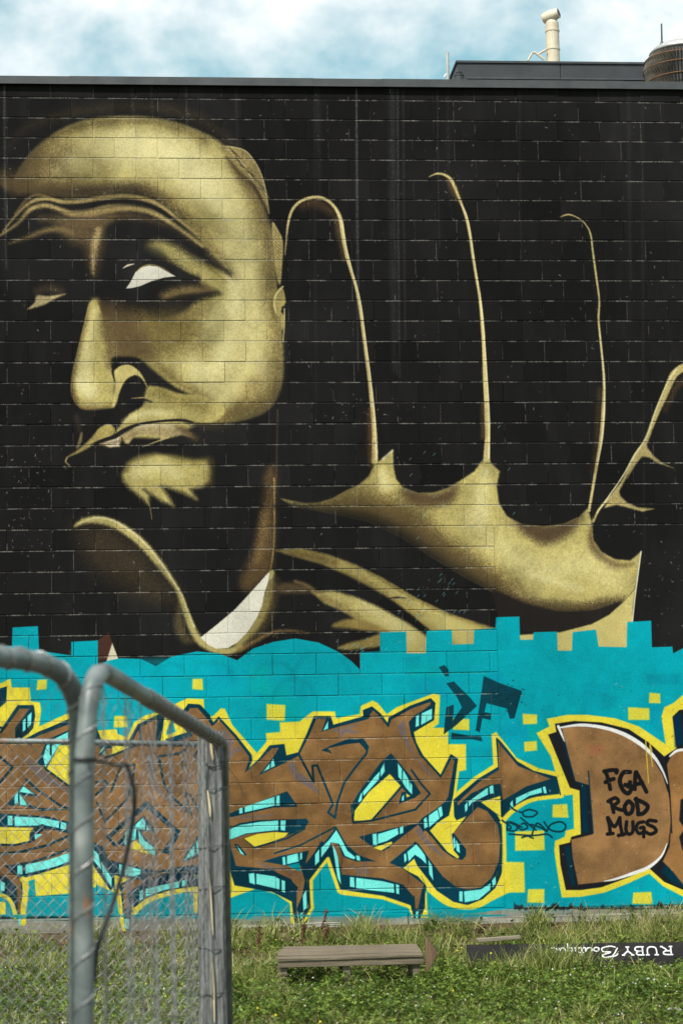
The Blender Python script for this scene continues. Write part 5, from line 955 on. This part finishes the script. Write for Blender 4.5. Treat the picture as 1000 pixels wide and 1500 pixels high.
# stones
rs = random.Random(8)
for (px, py, Y, r_), lab in zip([(640, 1490, 13.75, .055), (658, 1484, 13.85, .04), (655, 1495, 13.65, .045), (672, 1492, 13.7, .03), (985, 1455, 14.7, .05), (60, 1478, 13.95, .03)],
        ['largest grey stone of the small heap in the near grass', 'rounded grey stone at the back of the small heap', 'flat grey stone in front of the small heap', 'smallest grey stone at the side of the small heap', 'single grey stone in the clover below the sign lettering', 'small grey stone in the grass behind the wire fence']):
    q_ = at(px, py, Y); bm = bmesh.new(); bmesh.ops.create_icosphere(bm, subdivisions=2, radius=r_)
    for v in bm.verts: v.co *= 1 + rs.uniform(-.12, .12); v.co.z *= .55; v.co.x *= 1.25
    o = obj('stone', bm, 'stone'); o.location = (q_.x, q_.y, float(ground_z(q_.x, q_.y)) + r_ * .45); tag(o, lab, 'stone', 'loose stones in the grass')

# ---------------------------------------------------------------- fence
def chain_link(bm, O, U, V_, nu, nv, cell, r, sag=None, seed=0):
    """woven wire: zigzag wires running down V_, linked side by side along U; O top corner"""
    U = U.normalized(); V_ = V_.normalized(); Nn = U.cross(V_); rr = random.Random(seed)
    for i_ in range(nu + 1):
        for sgn in (1, -1):
            pts = []
            for j in range(nv + 1):
                x = i_ + (.5 if (j % 2 == 0) else 0) * sgn; k = O + U * (cell * (x)) + V_ * (cell * .5 * j) + Nn * (r * (1 if j % 2 else -1))
                if sag: k = k + sag(k)
                pts.append(k)
            # each wire: zigzag over half a cell
            if sgn == 1: tube(bm, pts, r, 3, False)
            else: tube(bm, [p_ for p_ in pts], r, 3, False)
def helix(bm, path, R_, pitch, r, seg=4, per=10):
    path = [Vector(p_) for p_ in path]; L = [0]
    for a_, b_ in zip(path, path[1:]): L.append(L[-1] + (b_ - a_).length)
    tot = L[-1]; n_ = int(tot / pitch * per); pts = []; up = None
    for k in range(n_ + 1):
        s_ = tot * k / n_; j = max(q for q in range(len(L)) if L[q] <= s_ + 1e-9); j = min(j, len(path) - 2); f_ = (s_ - L[j]) / max(L[j + 1] - L[j], 1e-9); c_ = path[j].lerp(path[j + 1], f_); tn = (path[j + 1] - path[j]).normalized()
        if up is None: up = tn.orthogonal().normalized()
        up = (up - tn * up.dot(tn)).normalized(); a_ = 2 * math.pi * k / per; pts.append(c_ + (up * math.cos(a_) + tn.cross(up) * math.sin(a_)) * R_)
    tube(bm, pts, r, seg, False)
# far panel, parallel to the wall
Yp = 12.0; gzp = float(ground_z(0, Yp)); a0 = at(-70, 1085, Yp); a1 = at(300, 1091, Yp)
t = thing('wire_fence', 'chain link fence panel with a thin top rail standing in front of the left lettering', 'fence', (a0.x, Yp, gzp), )
bm = bmesh.new(); tube(bm, [a0, a0.lerp(a1, .5) + Vector((0, 0, .004)), a1], .0145, 10); tl(obj('top_rail', bm, 'galvanised_pipe', smooth=True), t)
bm = bmesh.new(); helix(bm, [a0, a1], .018, .11, .0022, 3, 8); tl(obj('tie_wire', bm, 'wire_zinc'), t)
bm = bmesh.new(); cell = .062; nn = int((a1 - a0).length / cell); chain_link(bm, a0 + Vector((0, .015, -.012)), a1 - a0, Vector((0, 0, -1)), nn, int((a0.z - gzp) / (cell / 2)), cell, .0023, sag=lambda k: Vector((0, .02 * math.sin(k.x * 3 + k.z * 2), 0)))
o = tl(obj('wire_mesh', bm, 'wire_zinc'), t)
# weathered timber post
Yw = 11.55; gw = float(ground_z(0, Yw)); wt = at(312, 1074, Yw); wb = at(316, 1500, Yw)
t = thing('timber_post', 'weathered grey timber fence post with a pale split down its face', 'post', (wt.x, Yw, gw))
def rough_post(name, mat, top, botx, rx, ry, z0, seed, n=22, rows=60, par=None):
    rs_ = np.random.RandomState(seed); bm = bmesh.new(); rings = []; ph = rs_.rand(6) * 6
    for j in range(rows):
        f_ = j / (rows - 1); z = z0 + (top.z - z0) * f_; cx_ = botx + (top.x - botx) * f_
        ring = []
        for k in range(n):
            a_ = 2 * math.pi * k / n; q_ = 1 + .10 * math.sin(3 * a_ + ph[0]) + .10 * math.sin(5 * a_ + ph[1] + f_ * 2) + .03 * math.sin(f_ * 17 + ph[2] + a_) + rs_.uniform(-.025, .025)
            e_ = 1 + .06 * (1 - f_); ring.append(bm.verts.new((cx_ + rx * q_ * e_ * math.cos(a_), Yw + ry * q_ * math.sin(a_), z + (rs_.uniform(-.03, .02) if j == rows - 1 else 0))))
        rings.append(ring)
    for a_, b_ in zip(rings, rings[1:]):
        for k in range(n): bm.faces.new((a_[k], a_[(k + 1) % n], b_[(k + 1) % n], b_[k]))
    bm.faces.new(rings[0][::-1]); bm.faces.new(rings[-1]); return tl(obj(name, bm, mat), par)
sw = FPX / Yw
rough_post('shaft', 'weathered_post', wt + Vector((-.012, 0, 0)), wb.x - .014, 18.5 / sw, .065, gw - .2, 3, par=t)
def splinter(pts, w_):
    bm = bmesh.new(); P = [at(px, py, Yw - .071) for px, py in pts]; tube(bm, smooth_path(P, 3), [w_ * (.3 + .7 * math.sin(math.pi * min(1, max(0, (k + .5) / (3 * len(P) - 2))))) for k in range(len(smooth_path(P, 3)))], 5); tl(obj('split', bm, 'split_timber'), t)
splinter([(309, 1088), (310, 1100), (312, 1114)], .008); splinter([(304, 1158), (307, 1180), (308, 1197)], .008); splinter([(306, 1280), (309, 1320), (312, 1370)], .005); splinter([(310, 1400), (313, 1450), (314, 1498)], .006)
for py, tlt in ((1118, 4), (1122, -3), (1156, 3), (1240, 6), (1300, 5), (1390, -4), (1455, 3)):
    bm = bmesh.new(); c_ = at(312, py, Yw); tube(bm, [(c_.x + .075 * math.cos(a_), Yw + .072 * math.sin(a_), c_.z + tlt * .002 * math.cos(a_)) for a_ in np.linspace(0, 2 * math.pi, 17)], .0028, 4, False); tl(obj('binding_wire', bm, 'dark_steel'), t)
bm = bmesh.new(); tube(bm, smooth_path([at(330, 1121, Yw - .05), at(338, 1130, Yw - .06), at(348, 1144, Yw - .07), at(357, 1166, Yw - .07)], 4), .0022, 4); tl(obj('wire_end', bm, 'dark_steel'), t); bm = bmesh.new(); tube(bm, smooth_path([at(298, 1163, Yw - .05), at(285, 1166, Yw - .06), at(272, 1160, Yw - .06), at(276, 1144, Yw - .06), at(285, 1132, Yw - .06)], 4), .0022, 4)
tl(obj('wire_end', bm, 'dark_steel'), t)
for px0, py0, py1, dx in ((296, 1090, 1230, 2), (300, 1110, 1330, 5), (318, 1100, 1290, 3), (322, 1180, 1420, 5), (294, 1260, 1500, 2), (303, 1200, 1460, 8)):
    bm = bmesh.new(); tube(bm, smooth_path([at(px0 + dx * k / 5 + random.uniform(-1.5, 1.5), py0 + (py1 - py0) * k / 5, Yw - .078 - random.uniform(0, .01)) for k in range(6)], 4), .0024, 4); tl(obj('hanging_wire', bm, 'wire_zinc'), t)
# the two hinged tube frames at the near end
gz7 = float(ground_z(0, 7)); Yn = 7.0
near = at(128, 1300, Yn)
far_top = at(322, 1086, 11.62)
t = thing('hinged_fence_panel', 'grey tube framed wire panel running back from the near post to the timber post', 'fence', (near.x, Yn, gz7))
c1 = [at(124, 1560, Yn), at(123, 1400, Yn), at(123, 1250, Yn), at(124, 1120, Yn), at(128, 1060, Yn + .01), at(133, 1015, Yn + .04), at(141, 992, Yn + .10), at(153, 985, Yn + .22)]
c1[0].z = gz7 + .06
Rn = 14.2 / (FPX / Yn)
path = smooth_path(c1, 5) + [at(153, 985, Yn + .22).lerp(far_top, k) for k in (.25, .5, .75, 1)]
far_b = far_top.copy(); far_b.z = gz7 + .06
path += [far_top + Vector((.012, .05, -.012)), far_top + Vector((.018, .11, -.05)), Vector((far_top.x + .024, far_top.y + .13, gz7 + .06))]
bm = bmesh.new(); tube(bm, path, Rn, 14); tl(obj('frame', bm, 'galvanised_pipe', smooth=True), t)
bm = bmesh.new(); helix(bm, path[36:40], Rn * 1.06, .085, .0042, 4, 10); tl(obj('tie_wire', bm, 'wire_zinc'), t)
bm = bmesh.new(); helix(bm, path[:35], Rn * 1.05, .135, .0034, 4, 10); tl(obj('tie_wire', bm, 'wire_zinc'), t)
Uv = far_top - at(153, 985, Yn + .22); O_ = at(150, 990, Yn + .2)
bm = bmesh.new(); cell = .065; chain_link(bm, O_ + Vector((0, 0, -.03)), Uv, Vector((0, 0, -1)), int(Uv.length * .74 / cell), int((O_.z - gz7 - .1) / (cell / 2)), cell, .0010, sag=lambda k: Vector((.020 * math.sin(k.y * 9.1 + .8 * math.sin(k.z * 1.7)) + .012 * math.sin(k.y * 21.7 + k.z * .6), 0, 0)), seed=2); tl(obj('wire_mesh', bm, 'wire_zinc'), t)
bm = bmesh.new(); c_ = at(123, 1113, Yn); tube(bm, [(c_.x + Rn * 1.1 * math.cos(a_), c_.y + Rn * 1.1 * math.sin(a_), c_.z) for a_ in np.linspace(0, 2 * math.pi, 17)], .006, 6, False); tl(obj('cable_tie', bm, 'black_rubber'), t)
# left leaf
t = thing('gate_leaf', 'grey bent tube gate leaf with wire mesh beside the near post', 'gate', (at(60, 1000, 7.1).x, 7.15, gz7))
Rl = 17.0 / (FPX / 7.0)
c2 = [at(-120, 950, 6.5), at(-60, 957, 6.65), at(-10, 962, 6.8), at(30, 966, 6.92), at(66, 974, 7.02), at(92, 990, 7.10), at(108, 1016, 7.14), at(115, 1050, 7.16), at(116, 1120, 7.18), at(116, 1300, 7.18), at(116, 1500, 7.18)]
e_ = at(116, 1500, 7.18); c2.append(Vector((e_.x, e_.y, gz7 + .05))); path = smooth_path(c2, 6)
bm = bmesh.new(); tube(bm, path, Rl * .92, 14); tl(obj('frame', bm, 'galvanised_pipe', smooth=True), t)
bm = bmesh.new(); helix(bm, path[:50], Rl * .98, .10, .004, 4, 10); tl(obj('tie_wire', bm, 'wire_zinc'), t)
O_ = at(112, 1010, 7.16); Uv = at(-100, 985, 6.6) - O_; bm = bmesh.new(); chain_link(bm, O_, Uv, Vector((0, 0, -1)), int(Uv.length / .065), int((O_.z - gz7 - .1) / .0325), .065, .0009); tl(obj('wire_mesh', bm, 'wire_zinc'), t)
# black cable hanging off the near post
cp = [at(124, 1113, Yn - .05), at(150, 1116, Yn + .05), at(172, 1122, Yn + .3), at(184, 1120, Yn + .4), at(192, 1138, Yn + .4), at(197, 1165, Yn + .4), at(195, 1200, Yn + .4), at(189, 1235, Yn + .35), at(176, 1290, Yn + .3), at(158, 1345, Yn + .2), at(142, 1392, Yn + .1), at(138, 1440, Yn + .1)]
bm = bmesh.new(); tube(bm, smooth_path(cp, 5), [.0055] * 16 + [.008] * (len(smooth_path(cp, 5)) - 16), 8); tag(obj('black_cable', bm, 'black_rubber', smooth=True), 'black cable tied to the near fence post and hanging down in a bend', 'cable')

# ---------------------------------------------------------------- vegetation
R_ = np.random.RandomState(12)
X0g, X1g = -3.2, 7.0
def blades(n, xr, yr, h, w, lean, name, mat, zoff=0., pts=None, keep=None):
    if pts is None: x = R_.uniform(*xr, n); y = R_.uniform(*yr, n)
    else: x, y = pts; n = len(x)
    if keep is not None: m = R_.rand(n) < keep(x, y); x, y = x[m], y[m]; n = len(x)
    hh = R_.uniform(h[0], h[1], n) * R_.uniform(.6, 1, n); ww = R_.uniform(w[0], w[1], n) / 2; az = R_.uniform(0, 2 * np.pi, n); la = R_.uniform(0, 2 * np.pi, n); ln = hh * R_.uniform(lean[0], lean[1], n)
    z = ground_z(x, y) - .01 + zoff; dx, dy = np.cos(az) * ww, np.sin(az) * ww; lx, ly = np.cos(la) * ln, np.sin(la) * ln; V = np.zeros((n, 7, 3))
    for j, (f_, wf) in enumerate(((0, 1), (.45, .85), (.8, .5))):
        cx_ = x + lx * f_ * f_; cy_ = y + ly * f_ * f_; cz = z + hh * (f_ - .25 * (ln / hh) * f_ * f_)
        V[:, 2 * j] = np.stack([cx_ - dx * wf, cy_ - dy * wf, cz], 1); V[:, 2 * j + 1] = np.stack([cx_ + dx * wf, cy_ + dy * wf, cz], 1)
    V[:, 6] = np.stack([x + lx, y + ly, z + hh * (1 - .35 * ln / hh)], 1)
    b = (np.arange(n) * 7)[:, None]; F = np.concatenate([b + np.array([[0, 1, 3]]), b + np.array([[0, 3, 2]]), b + np.array([[2, 3, 5]]), b + np.array([[2, 5, 4]]), b + np.array([[4, 5, 6]])])
    return V.reshape(-1, 3), F
def stuff(name, parts, mat, label, cat):
    Vs, Fs, n = [], [], 0
    for V, F in parts: Vs.append(V); Fs.append(F + n); n += len(V)
    o = link(name, raw_mesh(name, np.concatenate(Vs), np.concatenate(Fs), mat), None); o['kind'] = 'stuff'; o['label'] = label; o['category'] = cat; return o
def pn(x, y, s=1.0, ph=0): return .5 + .25 * np.sin(s * 1.9 * x + 1.3 * s * y + ph) + .25 * np.sin(s * 3.7 * x - 2.9 * s * y + 2 * ph + 1)
clover_zone = lambda x, y: np.clip(.15 + 1.1 * np.clip((18.2 - y) / 1.2, 0, 1) * np.clip((y - 13.9) / .9, .25, 1) * (.55 + .6 * pn(x, y, .8)) * np.clip((x + .4) / 1.2, .45, 1), 0, 1)
def tuft(cx_, cy_, n, r): return cx_ + R_.normal(0, r, n), cy_ + R_.normal(0, r * .7, n)
parts = [blades(60000, (X0g, X1g), (11.6, 18.6), (.05, .15), (.004, .008), (.2, .9), '', '', keep=lambda x, y: .25 + .75 * pn(x, y, 2.3, 3.3)), blades(40000, (X0g, X1g), (17.2, 20.42), (.06, .20), (.004, .009), (.3, 1.0), '', '', keep=lambda x, y: np.clip(.05 + .95 * pn(x, y, 1.4, .5) ** 1.5 - .35 * np.clip((y - 19.4) / .6, 0, 1), 0, 1))]
for _ in range(150):
    px_, py_ = R_.uniform(X0g, X1g), R_.uniform(12, 20.35); x, y = tuft(px_, py_, 50, .06); parts.append(blades(0, None, None, (.14, .30), (.004, .007), (.3, 1.1), '', '', pts=(x, np.minimum(y, 20.44))))
for _ in range(120):
    px_, py_ = R_.uniform(X0g, X1g), R_.uniform(19.2, 20.35); x, y = tuft(px_, py_, 44, .05); parts.append(blades(0, None, None, (.12, .36), (.004, .008), (.3, 1.0), '', '', pts=(x, np.minimum(y, 20.44))))
for px, Y, n, h1 in ((790, 17.2, 90, .46), (808, 17.0, 130, .50), (832, 17.15, 140, .52), (855, 17.2, 80, .44), (690, 17.3, 90, .34), (640, 18.3, 160, .36), (625, 18.8, 160, .34), (350, 17.2, 260, .34), (372, 17.8, 240, .3), (395, 16.0, 200, .26), (585, 19.4, 160, .3), (800, 19.6, 200, .3), (850, 19.8, 200, .3), (930, 19.7, 200, .28), (985, 19.4, 220, .34), (470, 19.6, 180, .3), (240, 18.2, 260, .3), (60, 18.0, 260, .3), (735, 17.25, 70, .3), (765, 17.2, 120, .36), (360, 16.9, 200, .34), (420, 16.1, 120, .2), (340, 19.6, 160, .34), (560, 19.9, 120, .26)):
    c_ = at(px, 1380, Y); x, y = tuft(c_.x, Y, n, .09); parts.append(blades(0, None, None, (h1 * .55, h1), (.004, .007), (.15, .8), '', '', pts=(x, np.minimum(y, 20.44))))
stuff('grass', parts, 'grass_blade', 'uneven green grass growing up to the foot of the wall', 'grass')
parts = [blades(9000, (X0g, X1g), (12.0, 14.9), (.05, .12), (.003, .006), (.6, 1.5), '', '', keep=lambda x, y: pn(x, y, 1.9, .7)), blades(12000, (X0g, X1g), (12.0, 20.4), (.08, .22), (.003, .006), (.5, 1.4), '', '', keep=lambda x, y: pn(x, y, 1.3, 2.2))]
for px, Y, n in ((345, 17.4, 300), (375, 18.2, 260), (225, 18.6, 300), (30, 18.6, 260), (400, 16.0, 160), (950, 19.9, 160), (1000, 20.1, 220)):
    c_ = at(px, 1390, Y); x, y = tuft(c_.x, Y, n, .14); parts.append(blades(0, None, None, (.12, .3), (.003, .006), (.6, 1.5), '', '', pts=(x, np.minimum(y, 20.42))))
stuff('dry_grass', parts, 'dry_straw', 'pale dry grass stems lying between the green tufts', 'grass')
def clover(n):
    x = R_.uniform(X0g, X1g, n); y = R_.uniform(11.8, 19.6, n); m = R_.rand(n) < clover_zone(x, y); x, y = x[m], y[m]; n = len(x)
    low = np.where((y > 15.9) & (y < 17.6) & (x > 1.0) & (x < 2.35), 1.15, 1); z = ground_z(x, y) + R_.uniform(.0, .17, n) * (.25 + .9 * pn(x, y, 3.1, 1)) * low; az = R_.uniform(0, 2 * np.pi, n); s_ = R_.uniform(.010, .019, n); V = np.zeros((n, 3, 4, 3)); tx_, ty_ = R_.normal(0, .35, n), R_.normal(0, .35, n)
    for k in range(3):
        a_ = az + k * 2.094
        for j, (u, v) in enumerate(((0, 0), (.8, -.62), (1.25, 0), (.8, .62))):
            dx = s_ * (u * np.cos(a_) - v * np.sin(a_)); dy = s_ * (u * np.sin(a_) + v * np.cos(a_)); V[:, k, j] = np.stack([x + dx, y + dy, z + dx * tx_ + dy * ty_ + (s_ * .25 if j in (1, 3) else 0)], 1)
    return V.reshape(-1, 3), np.arange(n * 12).reshape(-1, 4)
def leaves(n, yr, size, keep):
    x = R_.uniform(X0g, X1g, n); y = R_.uniform(*yr, n); m = R_.rand(n) < keep(x, y); x, y = x[m], y[m]; n = len(x); cx_ = x.copy(); V = np.zeros((n, 6, 3)); az = R_.uniform(0, 6.283, n); L_ = R_.uniform(*size, n); w_ = L_ * R_.uniform(.22, .36, n); up_ = R_.uniform(.2, 1.1, n); z = ground_z(x, y) + R_.uniform(0, .08, n)
    for j, (u, v) in enumerate(((0, 0), (.35, -1), (.75, -.75), (1, 0), (.75, .75), (.35, 1))):
        V[:, j] = np.stack([x + L_ * u * np.cos(az) - w_ * v * np.sin(az), y + L_ * u * np.sin(az) + w_ * v * np.cos(az), z + L_ * up_ * (u - .55 * u * u) + abs(v) * w_ * .2], 1)
    V[..., 1] = np.minimum(V[..., 1], 20.46)
    return V.reshape(-1, 3), np.arange(n * 6).reshape(-1, 6)
stuff('broad_weeds', [leaves(12000, (17.6, 20.4), (.03, .075), lambda x, y: .15 + .85 * pn(x, y, 1.7, 4) ** 2), leaves(6000, (12, 17.6), (.02, .055), lambda x, y: .1 + .7 * pn(x, y, 1.2, 1) ** 2)], 'clover_leaf', 'broad leaved weeds mixed through the grass', 'weeds')
stuff('clover', [clover(170000)], 'clover_leaf', 'dense dark green clover carpet in front of the sign and bench', 'clover')
def puffs(n, yr, r, zr, keep):
    x = R_.uniform(X0g, X1g, n); y = R_.uniform(*yr, n); m = R_.rand(n) < keep(x, y); x, y = x[m], y[m]; n = len(x); z = ground_z(x, y) + R_.uniform(*zr, n); rr = R_.uniform(.7, 1.2, n) * r
    base = np.array([(1, 0, 0), (-1, 0, 0), (0, 1, 0), (0, -1, 0), (0, 0, 1), (0, 0, -.6)]); V = np.stack([x, y, z], 1)[:, None] + base[None] * rr[:, None, None] * R_.uniform(.8, 1.2, (n, 6, 1))
    f_ = np.array([(0, 2, 4), (2, 1, 4), (1, 3, 4), (3, 0, 4), (2, 0, 5), (1, 2, 5), (3, 1, 5), (0, 3, 5)]); return V.reshape(-1, 3), ((np.arange(n) * 6)[:, None, None] + f_[None]).reshape(-1, 3)
stuff('clover_flowers', [puffs(2000, (12, 18.6), .0075, (.07, .16), lambda x, y: clover_zone(x, y) * (.2 + .8 * pn(x, y, 2.1, 3)) ** 2)], 'white_petal', 'scattered small white clover flowers', 'flowers')
stuff('yellow_flowers', [puffs(90, (12, 19), .010, (.12, .2), lambda x, y: .6 + 0 * x)], 'yellow_petal', 'few small yellow flowers in the grass', 'flowers')
# dock stems with red-brown seed heads
for q, (px, py, Y, h_, dx) in enumerate([(462, 1372, 19.3, .36, .10), (441, 1372, 19.2, .26, .03), (378, 1386, 18.6, .34, .01), (470, 1372, 19.5, .2, .06)]):
    c_ = at(px, py, Y); gz = float(ground_z(c_.x, Y)); lab = ['tallest leaning red-brown dock stem by the wall foot', 'short upright dock stem beside the tall leaning one', 'red-tipped dock stem between the timber post and the bench', 'lowest dock stem at the foot of the tall leaning one'][q]
    t = thing('dock_plant', lab, 'plant', (c_.x, Y, gz), 'dock stems near the wall')
    bm = bmesh.new(); tube(bm, [Vector((c_.x, Y, gz - .03)), Vector((c_.x + dx * .4, Y, gz + h_ * .5)), Vector((c_.x + dx, Y, gz + h_))], [.005, .004, .002], 5); tl(obj('stem', bm, 'dock_seed'), t)
    bm = bmesh.new()
    for k in range(70):
        f_ = random.uniform(.55, 1); p_ = Vector((c_.x + dx * f_, Y, gz + h_ * f_)) + Vector((random.gauss(0, .008), random.gauss(0, .008), random.gauss(0, .01))); r = bmesh.ops.create_icosphere(bm, subdivisions=1, radius=random.uniform(.004, .008)); bmesh.ops.translate(bm, verts=r['verts'], vec=p_)
    tl(obj('seed_head', bm, 'dock_seed'), t)
